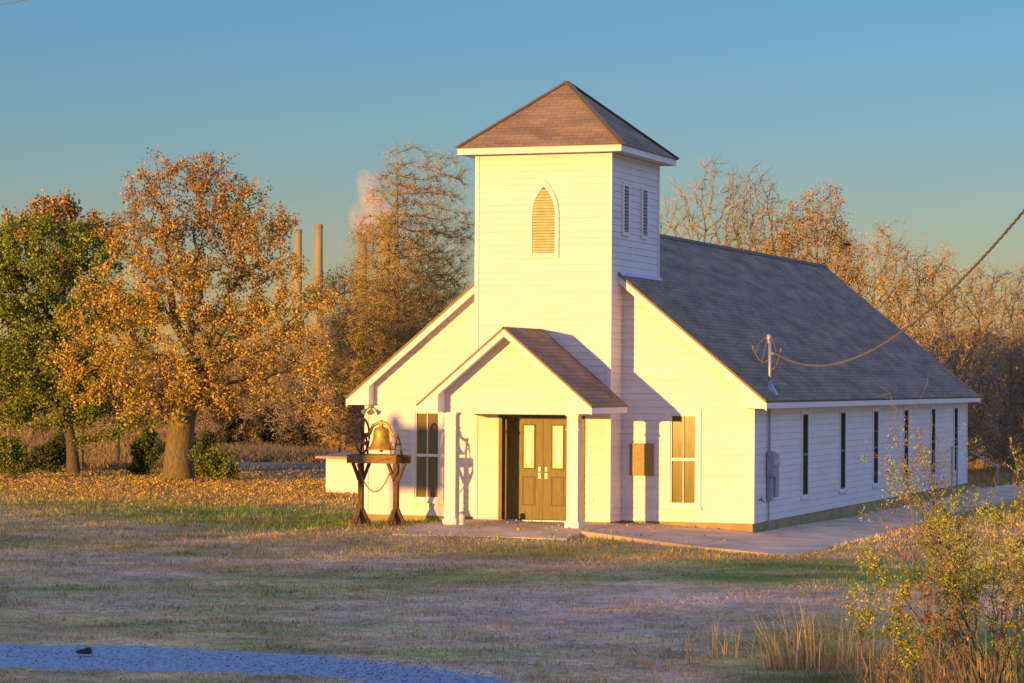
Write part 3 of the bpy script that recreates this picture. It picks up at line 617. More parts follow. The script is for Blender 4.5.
# yoke: arched over the crown with drooping shoulders
b = MB(); yk = [(-.30, 2.12), (-.28, 2.20), (-.22, 2.31), (-.10, 2.37), (0, 2.385), (.12, 2.37), (.20, 2.30), (.24, 2.18), (.30, 2.10), (.42, 2.08)]
b.tube([(bc[0]+x, BY, z) for x, z in [(-.40, 2.08)]+yk], .042, 10); b.tube([(bc[0], BY, 2.25), (bc[0], BY, 2.46)], [.07, .025], 10); loc(b, (-3.55, BY, 1.62)).build('yoke', BELLM, bell, smooth=True)
for s in (-1, 1):
    b = MB(); xx = bc[0]+s*.40
    for sy in (-1, 1): b.tube([(xx, BY, 2.08), (xx+s*.03, BY+sy*.08, 1.98), (xx+s*.04, BY+sy*.15, 1.85), (xx+s*.05, BY+sy*.21, 1.62)], .028, 8)
    b.tube([(xx+s*.04, BY-.15, 1.85), (xx+s*.04, BY+.15, 1.85)], .02, 8); b.tube([(xx-.05, BY, 2.08), (xx+.05, BY, 2.08)], .05, 10)
    b.tube([(xx-s*.05, BY-.2, 1.64), (xx-s*.10, BY-.2, 1.80), (xx-s*.04, BY-.18, 1.92)], .018, 8)
    loc(b, (-3.55, BY, 1.62)).build('bell_bracket', IRON, bell, smooth=True)
b = MB(); wc_ = (bc[0]-.50, BY, 2.06); rw = .42
ring = [(wc_[0], wc_[1]+rw*math.cos(a), wc_[2]+rw*math.sin(a)) for a in [2*math.pi*i/36 for i in range(37)]]
b.tube(ring, .028, 8, False)
for i in range(6): a = math.pi*i/3+.2; b.tube([wc_, (wc_[0], wc_[1]+rw*math.cos(a), wc_[2]+rw*math.sin(a))], .016, 6)
loc(b, (-3.55, BY, 1.62)).build('bell_wheel', IRON, bell, smooth=True)

# ------------------------------------------------------------------ shed and distant house
sx_, sy_ = -13.65, 16.6
sh = tag(empty('well_shed', (sx_, sy_, -.3)), 'low white boarded shed with flat overhanging roof behind the church left side', 'shed')
siding(lambda u, z, o: (u, -o, z), .0, 1.16, lambda z: (0, 3.4), [], sh, course=.17)
siding(lambda u, z, o: (3.4+o, u, z), .0, 1.16, lambda z: (0, 1.8), [], sh, course=.17)
siding(lambda u, z, o: (-o, u, z), .0, 1.16, lambda z: (0, 1.8), [], sh, course=.17)
siding(lambda u, z, o: (u, 1.8+o, z), .0, 1.16, lambda z: (0, 3.4), [], sh, course=.17)
b = MB(); b.prism([(-.3, -.2, 1.16), (-.3, -.2, 1.23), (-.3, 2.0, 1.30), (-.3, 2.0, 1.16)], (4.1, 0, 0)); b.build('roof', mat('weathered_shed_roof', (.42, .30, .2), .8), sh)
hx, hy, hz = spot(372, 150); dh = tag(empty('farmhouse', (hx, hy, hz)), 'distant pale gabled house half hidden by trees left of the church', 'house')
dh.rotation_euler.z = .35
b = MB(); b.prism([(-2.6, 0, 0), (-2.6, 0, 3.4), (0, 0, 5.4), (2.6, 0, 3.4), (2.6, 0, 0)], (0, 9, 0)); b.build('wall', mat('tan_house_wall', (.52, .42, .28), .8), dh)
for s in (-1, 1):
    b = MB(); b.prism([(s*3.0, -.4, 3.12), (0, -.4, 5.43), (0, -.4, 5.58), (s*3.0, -.4, 3.27)], (0, 9.8, 0)); b.build('roof', mat('tan_house_roof', (.50, .38, .24), .8), dh)
for x in (-1.3, 1.1):
    b = MB(); b.box(x-.45, x+.45, -.05, -.01, 1, 2.3); w_ = b.build('window', TRIM, dh); b = MB(); b.box(x-.38, x+.38, -.07, -.052, 1.07, 2.23); b.build('pane', GLASS, w_)

# ------------------------------------------------------------------ power station chimneys and smoke
for i, (px, pyt, w, lab) in enumerate(((297.6, 235.7, 7.2, 'leftmost and slightly shorter of the distant tapering concrete power station chimneys'), (318, 230.7, 8.4, 'tall slender distant chimney second from the left with clear sky beside it'), (362, 240, 9.0, 'distant chimney under the pink smoke, left of the tall bare tree trunk'), (385, 232, 9.6, 'distant pale chimney behind the branches of the tall bare tree'))):
    dd = 2000; x, y, z = spot(px, dd); k = dd/FPX; h = (386-pyt)*k+3.7; r1 = w/2*k*.95; r0 = w/2*k*1.4
    t = tag(empty('chimney_stack', (x, y, z)), lab, 'chimney', 'power station chimneys on the horizon')
    b = MB(); b.lathe([(r0, 0), (r0*.92, h*.25), (r0*.84, h*.5), (r1*1.03, h*.8), (r1, h), (r1*.8, h), (r1*.8, h-4)], (0, 0, 0), 28); b.build('shaft', STACK, t, smooth=True)
    b = MB()
    for q in (.985,): b.lathe([(r1*1.0, h*q-1.2), (r1*1.09, h*q-1.2), (r1*1.09, h*q+.9), (r1*1.0, h*q+.9)], (0, 0, 0), 28)
    b.build('rim', STACKB, t)
    for q in (.33, .5, .67): b = MB(); rr = r0*(1-q)+r1*q; b.lathe([(rr*.94, h*q-.9), (rr*1.01, h*q-.9), (rr*1.01, h*q+.9), (rr*.94, h*q+.9)], (0, 0, 0), 28); b.build('platform', STACKB, t)
def smoke_mat():
    m = bpy.data.materials.new('steam'); m.use_nodes = True; N = m.node_tree.nodes; Lk = m.node_tree.links
    N.remove(N['Principled BSDF']); v = N.new('ShaderNodeVolumePrincipled'); v.inputs['Color'].default_value = (.96, .87, .74, 1); v.inputs['Anisotropy'].default_value = 0.0
    tc = N.new('ShaderNodeTexCoord'); n = N.new('ShaderNodeTexNoise'); n.inputs['Scale'].default_value = .06; n.inputs['Detail'].default_value = 8; n.inputs['Roughness'].default_value = .6; Lk.new(tc.outputs['Object'], n.inputs[0])
    r_ = N.new('ShaderNodeMapRange'); r_.inputs[1].default_value = .38; r_.inputs[2].default_value = .68; r_.inputs[3].default_value = 0; r_.inputs[4].default_value = .17; Lk.new(n.outputs[0], r_.inputs[0]); Lk.new(r_.outputs[0], v.inputs['Density'])
    Lk.new(v.outputs[0], N['Material Output'].inputs['Volume']); return m
def puffs(name, items, label):
    mball = bpy.data.metaballs.new(name); mball.resolution = 3.0; mo = bpy.data.objects.new(name+'_tmp', mball); COL.objects.link(mo)
    for x, y, z, r_ in items: e = mball.elements.new(); e.co = (x, y, z); e.radius = r_*1.35
    bpy.context.view_layer.update(); dg = bpy.context.evaluated_depsgraph_get(); me = bpy.data.meshes.new_from_object(mo.evaluated_get(dg)); bpy.data.objects.remove(mo); bpy.data.metaballs.remove(mball)
    o = bpy.data.objects.new(name, me); COL.objects.link(o); me.materials.clear(); me.materials.append(smoke_mat()); return tag(o, label, 'smoke', kind='stuff')
def sp3(px, py, dd): x, y, z = spot(px, dd); return (x, y, CZ+(386-py)/FPX*dd)
kk = 2000/FPX
puffs('smoke_plume', [(*sp3(px, py+12, 2005), r_*kk*1.1) for px, py, r_ in ((362, 236, 7), (362, 226, 10), (364, 214, 12), (357, 206, 11), (372, 200, 11), (366, 190, 9), (370, 180, 9), (364, 172, 8), (360, 168, 6), (378, 214, 8), (385, 230, 8), (388, 220, 11), (384, 207, 9), (392, 214, 8), (354, 216, 8), (376, 190, 7), (368, 222, 16), (372, 208, 17), (366, 192, 13), (380, 224, 13), (364, 176, 11), (371, 244, 9), (384, 246, 9))], 'pink lit steam drifting up from the distant chimneys behind the tall bare tree')

# ------------------------------------------------------------------ trees
def colonize(att, root, seg=.35, infl=6, kill=.7, iters=140, trunk=None, jit=.15, seed=0, grav=0):
    rng = np.random.default_rng(seed); pos = [np.array(p, float) for p in (trunk or [root])]; par = [-1]+list(range(len(pos)-1))
    A_ = att.copy(); P_ = np.array(pos); d = np.linalg.norm(A_[:, None]-P_[None], axis=2); best = d.argmin(1); bd = d.min(1)
    for it in range(iters):
        if len(A_) == 0: break
        m = bd < infl
        if not m.any():
            m = bd < bd.min()+1
        ids = best[m]; dirs = A_[m]-P_[ids]; dirs /= np.linalg.norm(dirs, axis=1)[:, None]+1e-9
        u, inv = np.unique(ids, return_inverse=True); s = np.zeros((len(u), 3)); np.add.at(s, inv, dirs)
        s /= np.linalg.norm(s, axis=1)[:, None]+1e-9; s += rng.normal(0, jit, s.shape); s[:, 2] += grav; s /= np.linalg.norm(s, axis=1)[:, None]
        new = P_[u]+s*seg; n0 = len(P_); P_ = np.vstack([P_, new]); par += list(u)
        dn = np.linalg.norm(A_[:, None]-new[None], axis=2); mi = dn.argmin(1); md = dn.min(1); c = md < bd; best[c] = n0+mi[c]; bd[c] = md[c]
        keep = bd > kill; A_ = A_[keep]; best = best[keep]; bd = bd[keep]
        if len(P_) > 16000: break
    return P_, np.array(par)
def radii(par, r0, ex=2.3, rmax=None):
    n = len(par); acc = np.zeros(n)
    ch = np.bincount(par[par >= 0], minlength=n)
    acc[ch == 0] = r0**ex
    for i in range(n-1, 0, -1): acc[par[i]] += max(acc[i], r0**ex)
    r_ = acc**(1/ex)
    if rmax: r_ = np.where(r_ > r0*3, r0*3+(r_-r0*3)*(rmax-r0*3)/max(1e-6, r_.max()-r0*3), r_)
    return r_, ch
def frame(dv):
    ref = np.where(np.abs(dv[:, 2:3]) < .9, np.array([[0, 0, 1.]]), np.array([[0, 1., 0]])); x = np.cross(dv, ref); x /= np.linalg.norm(x, axis=1)[:, None]+1e-9; return x, np.cross(x, dv)
def prisms(P0, P1, R0, R1, n):
    """tapered n-sided sleeves; returns V, F(quads)"""
    dv = P1-P0; dv = dv/(np.linalg.norm(dv, axis=1)[:, None]+1e-9); x, z = frame(dv); a = 2*np.pi*np.arange(n)/n
    ring = x[:, None]*np.cos(a)[None, :, None]+z[:, None]*np.sin(a)[None, :, None]
    V = np.concatenate([P0[:, None]+ring*R0[:, None, None], P1[:, None]+ring*R1[:, None, None]], 1).reshape(-1, 3)
    b = np.arange(len(P0))[:, None]*2*n; i = np.arange(n)[None]; j = (i+1) % n
    return V, np.stack([b+i, b+j, b+n+j, b+n+i], -1).reshape(-1, 4)
def skeleton(name, P_, par, rad, m, parent, mincut=0, flare=None):
    i = np.arange(1, len(P_)); p = par[1:]; r1 = rad[1:]; r0 = rad[p]; r0 = np.where(r0 > r1*2.2, r1*1.5, r0)
    Vs = []; Fs = []; off = 0
    for lo, hi, n in ((0, .03, 3), (.03, .1, 5), (.1, 9, 10)):
        s = (r1 >= lo) & (r1 < hi)
        if not s.any(): continue
        d = P_[i[s]]-P_[p[s]]; V, F_ = prisms(P_[p[s]], P_[i[s]]+d*.12, r0[s], r1[s], n); Vs.append(V); Fs.append(F_+off); off += len(V)
    return np_mesh(name, np.vstack(Vs), np.vstack(Fs), m, parent, smooth=True, n=4)
def twigs(P_, rad, idx, k, ln, r_, rng, upb=.3, dirs=None):
    """k thin straight 3-sided spikes from every listed node"""
    b = np.repeat(P_[idx], k, 0); n = len(b); d = rng.normal(0, 1, (n, 3)); d[:, 2] += upb
    if dirs is not None: d = d*.75+np.repeat(dirs[idx], k, 0)*1.2
    d /= np.linalg.norm(d, axis=1)[:, None]; l = ln*(.5+rng.random(n)); tip = b+d*l[:, None]
    x, z = frame(d); a = 2*np.pi*np.arange(3)/3; ring = x[:, None]*np.cos(a)[None, :, None]+z[:, None]*np.sin(a)[None, :, None]
    V = np.concatenate([b[:, None]+ring*r_, tip[:, None]], 1).reshape(-1, 3); o = np.arange(n)[:, None]*4
    F_ = np.concatenate([o+[0, 1, 3], o+[1, 2, 3], o+[2, 0, 3]]).reshape(-1, 3); return V, F_, b, tip
def leaves(C, size, rng, pal, asp=1.0, up_=0.0, jitc=.25):
    """one bent four-cornered leaf per centre"""
    n = len(C); nrm = rng.normal(0, 1, (n, 3)); nrm[:, 2] += up_; nrm /= np.linalg.norm(nrm, axis=1)[:, None]; t = rng.normal(0, 1, (n, 3)); t -= nrm*(t*nrm).sum(1)[:, None]; t /= np.linalg.norm(t, axis=1)[:, None]; b = np.cross(nrm, t)
    s = size*(.6+.8*rng.random(n))[:, None]
    V = np.stack([C-t*s*.5*asp, C-b*s*.36+nrm*s*.10, C+t*s*.5*asp, C+b*s*.36+nrm*s*.10], 1).reshape(-1, 3)
    F_ = np.arange(n*4).reshape(-1, 4); pal = np.array(pal); c = pal[rng.integers(0, len(pal), n)]*(1-jitc+2*jitc*rng.random((n, 1)))
    return V, F_, np.repeat(c, 4, 0)
def env_points(lobes, n, rng, shell=.0):
    """points inside a union of ellipsoids ((cx,cy,cz,rx,ry,rz,weight))"""
    w = np.array([l[6] if len(l) > 6 else l[3]*l[4]*l[5] for l in lobes]); w = w/w.sum(); out = []
    for l, q in zip(lobes, w):
        k = max(1, int(n*q)); u = rng.normal(0, 1, (k, 3)); u /= np.linalg.norm(u, axis=1)[:, None]; r_ = (shell+(1-shell)*rng.random(k))**(1/3) if shell else rng.random(k)**(1/3)
        out.append(u*r_[:, None]*np.array(l[3:6])+np.array(l[:3]))
    return np.vstack(out)
def colonised_tree(name, px, depth, label, cat, lobes, trunk, seed, bark, r0=.012, rmax=.4, seg=.35, kill=.7, natt=900, leaf=None, twig=None, group=None, jit=.15, grav=0.0, flare=1.0, infl=6, leafmask=None):
    """lobes/trunk in metres, x = sideways from the camera's view, z = height above ground"""
    rng = np.random.default_rng(seed); base = spot(px, depth); t = tag(empty(name, base), label, cat, group); t.rotation_euler.z = YAW
    att = env_points(lobes, natt, rng); P_, par = colonize(att, None, seg, infl, kill, trunk=[np.array(q, float) for q in trunk], jit=jit, seed=seed, grav=grav)
    rad, ch = radii(par, r0, rmax=rmax)
    nt_ = len(trunk)
    for i in range(min(nt_, 4)):
        rad[i] *= 1+flare*.35*max(0, 1-trunk[i][2]/1.2)
    tk = skeleton('trunk', P_, par, rad, bark, t)
    V = []; F_ = []
    dirs = np.zeros_like(P_); dirs[1:] = P_[1:]-P_[par[1:]]; dirs /= np.linalg.norm(dirs, axis=1)[:, None]+1e-9
    thin = np.where((rad < r0*4) & (np.arange(len(P_)) >= nt_))[0]; tips = P_[thin]
    if twig:
        k, ln, tr_, pal = twig; V1, F1, b_, tip = twigs(P_, rad, thin, k, ln, tr_, rng, dirs=dirs); pal = np.array(pal); n = len(b_); c = np.repeat(pal[rng.integers(0, len(pal), n)]*(.8+.4*rng.random((n, 1))), 4, 0)
        np_mesh('twigs', V1, F1, TWIG, t, col=c); tips = tip
        if leaf: tips = np.vstack([b_+(tip-b_)*.5, tip])
    if leaf:
        n, size, pal, spread = leaf[:4]; cand = tips
        if leafmask is not None: cand = cand[leafmask(cand)]
        # leaves gather in clumps: each clump sits on a twig tip
        nc = max(1, n//9); cc = cand[rng.integers(0, len(cand), nc)]; C = np.repeat(cc, 9, 0)+rng.normal(0, spread, (nc*9, 3)); shade = np.repeat(rng.random(nc), 9)
        V2, F2, c2 = leaves(C, size, rng, pal); c2 *= np.repeat(.75+.5*shade, 4)[:, None]
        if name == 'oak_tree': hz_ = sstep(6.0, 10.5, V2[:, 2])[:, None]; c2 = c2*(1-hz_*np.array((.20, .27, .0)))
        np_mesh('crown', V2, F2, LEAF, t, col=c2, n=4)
    return t
def H(py, depth, zb=-.3): return CZ+(386-py)/FPX*depth-zb          # height above ground of a pixel row at that distance
def Sx(px, pc, depth): return (px-pc)/FPX*depth
# big oak: gold and rust leaves on twisting limbs
d0 = 96.5; U = d0/FPX
def ol(px, py, rx, ry, dy=0, rd=None): return ((px-180)*U, dy, H(py, d0), rx*U, (rd or rx)*U, ry*U)
oak_l = [ol(80, 330, 22, 16, -1), ol(72, 365, 22, 16, -1), ol(90, 395, 24, 16, -1.5), ol(95, 285, 20, 14), ol(318, 300, 18, 14), ol(332, 420, 12, 14), ol(165, 182, 32, 14), ol(200, 185, 34, 22), ol(235, 205, 34, 18), ol(140, 200, 20, 20), ol(150, 240, 34, 22, -1), ol(205, 232, 40, 26, 1), ol(262, 235, 36, 22), ol(118, 262, 22, 14), ol(180, 282, 50, 24, -1), ol(250, 278, 36, 20, .5), ol(292, 272, 18, 14), ol(105, 305, 26, 16, -.5), ol(140, 320, 40, 22), ol(210, 325, 46, 24, 1), ol(275, 318, 34, 20), ol(98, 345, 20, 14), ol(130, 372, 40, 22, -1.2), ol(190, 375, 44, 26, -1), ol(248, 365, 36, 24), ol(300, 350, 30, 18), ol(325, 380, 17, 16), ol(318, 405, 14, 16), ol(150, 410, 34, 14, -1.5), ol(215, 405, 40, 16), ol(268, 398, 22, 14)]
OAKP = [(.52, .32, .03), (.60, .40, .05), (.44, .24, .03), (.50, .37, .05), (.34, .20, .06), (.62, .46, .08), (.40, .30, .06), (.34, .27, .09)]
colonised_tree('oak_tree', 180, d0, 'large gnarled oak full of gold and rust leaves with a thick pale trunk', 'tree', oak_l,
    [(0, 0, -.15), (-.02, 0, .35), (-.02, 0, .9), (.02, 0, 1.5), (.08, 0, 2.1), (.15, .05, 2.6), (.3, .1, 3.0), (.5, .1, 3.5), (.65, .1, 4.0)], 3, BARK, r0=.015, rmax=.50, seg=.28, kill=.5, natt=2700, leaf=(62000, .090, OAKP, .105), twig=(2, .40, .009, [(.16, .11, .07), (.26, .19, .12)]), jit=.42, flare=.7, infl=4)
# green cedar on the left with rust leaves of another oak above
d1 = 101; U1 = d1/FPX
def cl(px, py, rx, ry, c=75, dd=d1, dy=0): return ((px-c)*dd/FPX, dy, H(py, dd), rx*dd/FPX, rx*dd/FPX, ry*dd/FPX)
CEDP = [(.17, .22, .015), (.25, .30, .02), (.10, .15, .015), (.34, .36, .03), (.07, .11, .02)]
colonised_tree('cedar_tree', 75, d1, 'broad dark green cedar with leaning twin trunk left of the oak', 'tree', [cl(40, 245, 50, 28), cl(85, 260, 42, 34), cl(20, 300, 60, 40), cl(85, 320, 50, 42), cl(35, 370, 70, 38), cl(100, 390, 42, 30), cl(10, 410, 36, 20), cl(130, 400, 30, 24), cl(-30, 300, 40, 60), cl(60, 405, 50, 20), cl(140, 330, 26, 40), cl(10, 260, 40, 30), cl(150, 425, 22, 12), cl(15, 425, 36, 14), cl(60, 424, 34, 12), cl(112, 418, 30, 16), cl(-20, 380, 30, 40)],
    [(0, 0, -.1), (-.05, 0, .6), (-.1, 0, 1.3), (-.3, 0, 2.0), (-.55, 0, 2.8), (-.7, 0, 3.6), (-.8, 0, 4.5), (-.7, 0, 5.5)], 8, BARKD, r0=.014, rmax=.21, seg=.35, kill=.6, natt=2500, leaf=(76000, .10, CEDP, .16), jit=.3, infl=5)
colonised_tree('oak_tree', 58, 108, 'rust leaved oak top showing above the green cedar', 'tree', [cl(50, 225, 34, 20, 58, 108), cl(95, 240, 28, 20, 58, 108), cl(20, 240, 22, 16, 58, 108)],
    [(0, 0, -.1), (0, 0, 2), (.1, 0, 4), (.1, 0, 6), (0, 0, 7.3)], 9, BARKD, r0=.013, rmax=.3, seg=.35, kill=.6, natt=420, leaf=(4200, .16, [(.50, .32, .06), (.42, .26, .06), (.46, .34, .08)], .14), twig=(2, .35, .008, [(.2, .14, .09)]), jit=.3)
colonised_tree('young_tree', 84, 104, 'slim straight dark trunk standing just right of the cedar trunk', 'tree', [cl(90, 395, 22, 22, 84, 104)],
    [(0, 0, -.1), (0, 0, .8), (.02, 0, 1.6), (.03, 0, 2.4)], 10, BARKD, rmax=.13, seg=.3, kill=.6, natt=120, leaf=(1800, .12, CEDP, .15))
# tall bare tree with a conical crown behind the church
d2 = 112
CYP = [(.46, .32, .07), (.38, .26, .06), (.50, .36, .10), (.30, .20, .07)]
cyl = [cl(396, 165, 16, 22, 396, d2), cl(397, 200, 32, 26, 396, d2), cl(400, 245, 50, 32, 396, d2), cl(404, 290, 66, 36, 396, d2), cl(400, 335, 74, 36, 396, d2), cl(395, 380, 72, 30, 396, d2), cl(440, 190, 26, 34, 396, d2), cl(450, 240, 26, 40, 396, d2), cl(330, 300, 22, 18, 396, d2)]
colonised_tree('cypress_tree', 396, d2, 'tall conical tree with straight trunk and bare golden branches behind the church', 'tree', cyl, [(0, 0, z) for z in np.arange(-.1, H(146, d2), .45)], 12, BARKG, r0=.012, rmax=.19, seg=.30, kill=.42, natt=5600, leaf=(75000, .05, CYP, .13), twig=(9, .42, .011, [(.38, .30, .08), (.30, .24, .08), (.46, .37, .11)]), jit=.30, grav=.05, infl=3.5)
# background bare trees: one builder, each its own outline
def bare(px, depth, top, halfw, seed, label, pal, leafpal=None, nleaf=0, lsz=.16, stems=1, low=None, dens=1.0, name='bare_tree', group=None, lm=None):
    rng = np.random.default_rng(seed); h = H(top, depth); hw = halfw*depth/FPX; lowz = h*.22 if low is None else low
    lob = [(rng.normal(0, hw*.2), 0, h*.82, hw*.6, hw*.5, h*.18), (-hw*.55, 0, h*rng.uniform(.62, .74), hw*.55, hw*.5, h*.24), (hw*.55, 0, h*rng.uniform(.62, .76), hw*.55, hw*.5, h*.24), (0, 0, h*.45, hw*.95, hw*.8, h*.24)]
    if low is not None: lob.append((0, 0, h*.22, hw, hw*.8, h*.18))
    tr_ = [(0, 0, -.1)]; x = 0
    for i in range(5): x += rng.normal(0, .12); tr_.append((x, 0, h*.3*(i+1)/5))
    return colonised_tree(name, px, depth, label, 'tree', lob, tr_, seed, BARKG, r0=.011, rmax=.10+.008*h, seg=.26, kill=.34, natt=int(1500*dens), twig=(4, .50, .0125, pal), leaf=(int(nleaf*2.2), lsz*.58, leafpal, .12) if nleaf else None, jit=.2, grav=.10, infl=3, group=group, leafmask=lm)
GP = [(.44, .34, .11), (.36, .28, .10), (.52, .40, .14)]; GR = [(.31, .26, .16), (.38, .31, .18), (.25, .21, .14)]; OP = [(.56, .34, .05), (.48, .27, .05), (.6, .42, .09)]
bg = 'trees standing behind the church roof'
bare(712, 114, 160, 54, 21, 'bare fan shaped tree with orange lower leaves just right of the tower', GP, OP, 2600, lm=lambda c: c[:, 2] < 9.6, group=bg, dens=1.2)
bare(768, 116, 166, 50, 22, 'bare slender tree rising above the middle of the roof ridge', GP, OP, 1500, lm=lambda c: c[:, 2] < 9.4, group=bg, dens=1.1)
bare(815, 112, 188, 50, 23, 'spreading tree with clumps of golden brown leaves above the roof end', GP, [(.36, .22, .06), (.44, .27, .07), (.28, .16, .06)], 7500, group=bg, dens=1.1)
bare(872, 111, 226, 42, 24, 'pointed feathery golden tree behind the falling end of the roof', [(.42, .27, .09), (.36, .23, .08)], OP, 4200, .12, low=1, group=bg, dens=1.3)
bg2 = 'bare winter trees on the right skyline'
for i, (px, dp, top, hw, lab) in enumerate(((908, 112, 250, 46, 'bare golden tree left of where the cable crosses the skyline'), (945, 112, 250, 48, 'round topped golden tree crossed by the sagging cable'), (980, 114, 266, 44, 'grey bare tree right of the round topped golden tree'), (1012, 109, 262, 42, 'bare upright tree near the right edge of the picture'), (1052, 110, 258, 44, 'bare tree cut by the right edge of the picture'))):
    g_ = i < 2; bare(px, dp, top, hw, 30+i, lab, GP if g_ else GR, OP+[(.40, .30, .10)], 3000 if g_ else 800, .12, low=1, group=bg2, dens=.95)
for i, (px, dp, top, hw, lab) in enumerate(((905, 104, 325, 40, 'low tangled brown tree close behind the roof edge'), (960, 106, 320, 44, 'low purple brown thicket tree behind the rear church corner'), (1010, 121, 330, 44, 'low tangled orange brown tree at the right edge'))):
    bare(px, dp, top, hw, 40+i, lab, GR+[(.40, .32, .22)], [(.42, .35, .26), (.34, .29, .22), (.40, .32, .18)], 2600, .12, low=1, group='low thicket trees right of the church', dens=1.1)
bg3 = 'bare trees beyond the field on the left'
bare(432, 116, 292, 52, 60, 'golden twiggy bush like tree tucked against the church left roof slope', GP, CYP, 9000, .11, low=1, dens=2.2)
bare(375, 119, 300, 50, 61, 'golden twiggy low tree at the base of the tall conical tree', GP, CYP, 9000, .11, low=1, dens=2.2)
for i, (px, dp, top, hw, lab) in enumerate(((345, 124, 268, 32, 'golden bushy bare tree at the left foot of the conical tree'), (300, 140, 318, 34, 'grey brown bare tree below the two clear chimneys'), (262, 146, 330, 34, 'grey brown bare tree half hidden by the oak right side'), (335, 150, 335, 32, 'low grey bare tree beside the distant gabled house'), (215, 150, 340, 36, 'bare tree far behind the oak crown'), (120, 155, 345, 42, 'bare tree far behind the gap between cedar and oak'), (30, 155, 340, 46, 'bare tree far behind the cedar'))):
    bare(px, dp, top, hw, 50+i, lab, GR if i else GP, [(.36, .24, .12), (.30, .22, .14)], 2600, .14, low=1, group=bg3, dens=1.1)
# ------------------------------------------------------------------ shrubs
def bush(px, depth, top, halfw, seed, label, pal, n=7000, size=.09, name='bush', group=None, deep=.8, clump=26):
    rng = np.random.default_rng(seed); base = spot(px, depth); t = tag(empty(name, base), label, 'shrub', group); t.rotation_euler.z = YAW
    h = H(top, depth); hw = halfw*depth/FPX
    att = env_points([(rng.uniform(-.2, .2)*hw, 0, h*.55, hw*.45, hw*deep*.6, h*.45)]+[(rng.uniform(-.8, .8)*hw, rng.uniform(-.4, .4)*hw, h*rng.uniform(.2, .62), hw*rng.uniform(.3, .55), hw*deep*.5, h*rng.uniform(.18, .34)) for _ in range(7)], clump*7, rng); att[:, 2] = np.abs(att[:, 2])
    P_, par = colonize(att, None, .18, 3, .3, trunk=[np.array((0, 0, -.05)), np.array((0, 0, .1))], jit=.25, seed=seed, iters=60); rad, ch = radii(par, .006, rmax=.05)
    skeleton('stem', P_, par, rad, BARKD, t)
    cc = P_[2:][rng.integers(0, len(P_)-2, n//8)]; C = np.repeat(cc, 8, 0)+rng.normal(0, .10, (n//8*8, 3)); C[:, 2] = np.maximum(C[:, 2], .02)
    V2, F2, c2 = leaves(C, size, rng, pal); np_mesh('foliage', V2, F2, LEAF, t, col=c2, n=4); return t
GRB = [(.12, .16, .02), (.18, .22, .03), (.08, .12, .02), (.25, .26, .04)]; DKB = [(.05, .08, .02), (.07, .10, .02), (.10, .12, .03)]
bush(16, 96, 436, 32, 71, 'bright green leafy bush at the left edge under the cedar', GRB)
bush(52, 103, 440, 26, 72, 'dark green bush between the left bush and the cedar trunk', DKB, 6000)
bush(150, 101, 432, 18, 73, 'dark low shrub hugging the left of the oak trunk', DKB+[(.09, .11, .03)], 5000)
bush(205, 100, 430, 16, 74, 'dark shrub behind the right side of the oak trunk', DKB+[(.08, .11, .03)], 4500)
bush(214, 95.5, 446, 24, 75, 'small rounded green shrub at the right foot of the oak', GRB, 4200)
bush(1000, 128, 398, 40, 76, 'tall olive green bush behind the sloping handrail', [(.15, .18, .03), (.20, .21, .03), (.10, .12, .02), (.28, .24, .05)], 14000)
bush(985, 122, 432, 26, 77, 'yellow green low bush at the foot of the tall olive bush', [(.30, .30, .04), (.38, .34, .05), (.2, .22, .03)], 7000)
bush(1045, 126, 405, 34, 78, 'olive bush cut by the right edge of the picture', [(.12, .12, .03), (.2, .16, .05)], 7000)
for i, (px, dp, top, hw, lab) in enumerate(((232, 142, 392, 24, 'dark purple brown thicket just right of the oak trunk'), (272, 146, 396, 26, 'dark purple brown thicket in the middle of the gap between oak and church'), (312, 140, 390, 26, 'dark purple brown thicket behind the low white shed roof'), (345, 144, 388, 22, 'dark purple brown thicket touching the left church eave'))):
    bush(px, dp, top, hw, 85+i, lab, [(.085, .07, .055), (.12, .095, .07), (.06, .06, .04), (.16, .12, .07)], 9000, .10, 'thicket', 'shade toned thickets right of the oak', clump=36)  # shade over these far bushes is put into the dark palette
# thin fence posts left of the oak
for i, (px, dp, top, lab) in enumerate(((118, 112, 424, 'dark wooden post between the cedar and the oak'), (9, 110, 425, 'pale topped wooden post at the left edge'), (205, 128, 432, 'distant wooden post right of the oak trunk'))):
    x, y, z = spot(px, dp); b = MB(); h = H(top, dp); b.tube([(0, 0, -.2), (.02, 0, h*.5), (0, 0, h)], [.11, .10, .09], 9); o = b.build('fence_post', BARKD if i != 1 else BARKG); o.location = (x, y, z); tag(o, lab, 'post', 'old fence posts on the left')
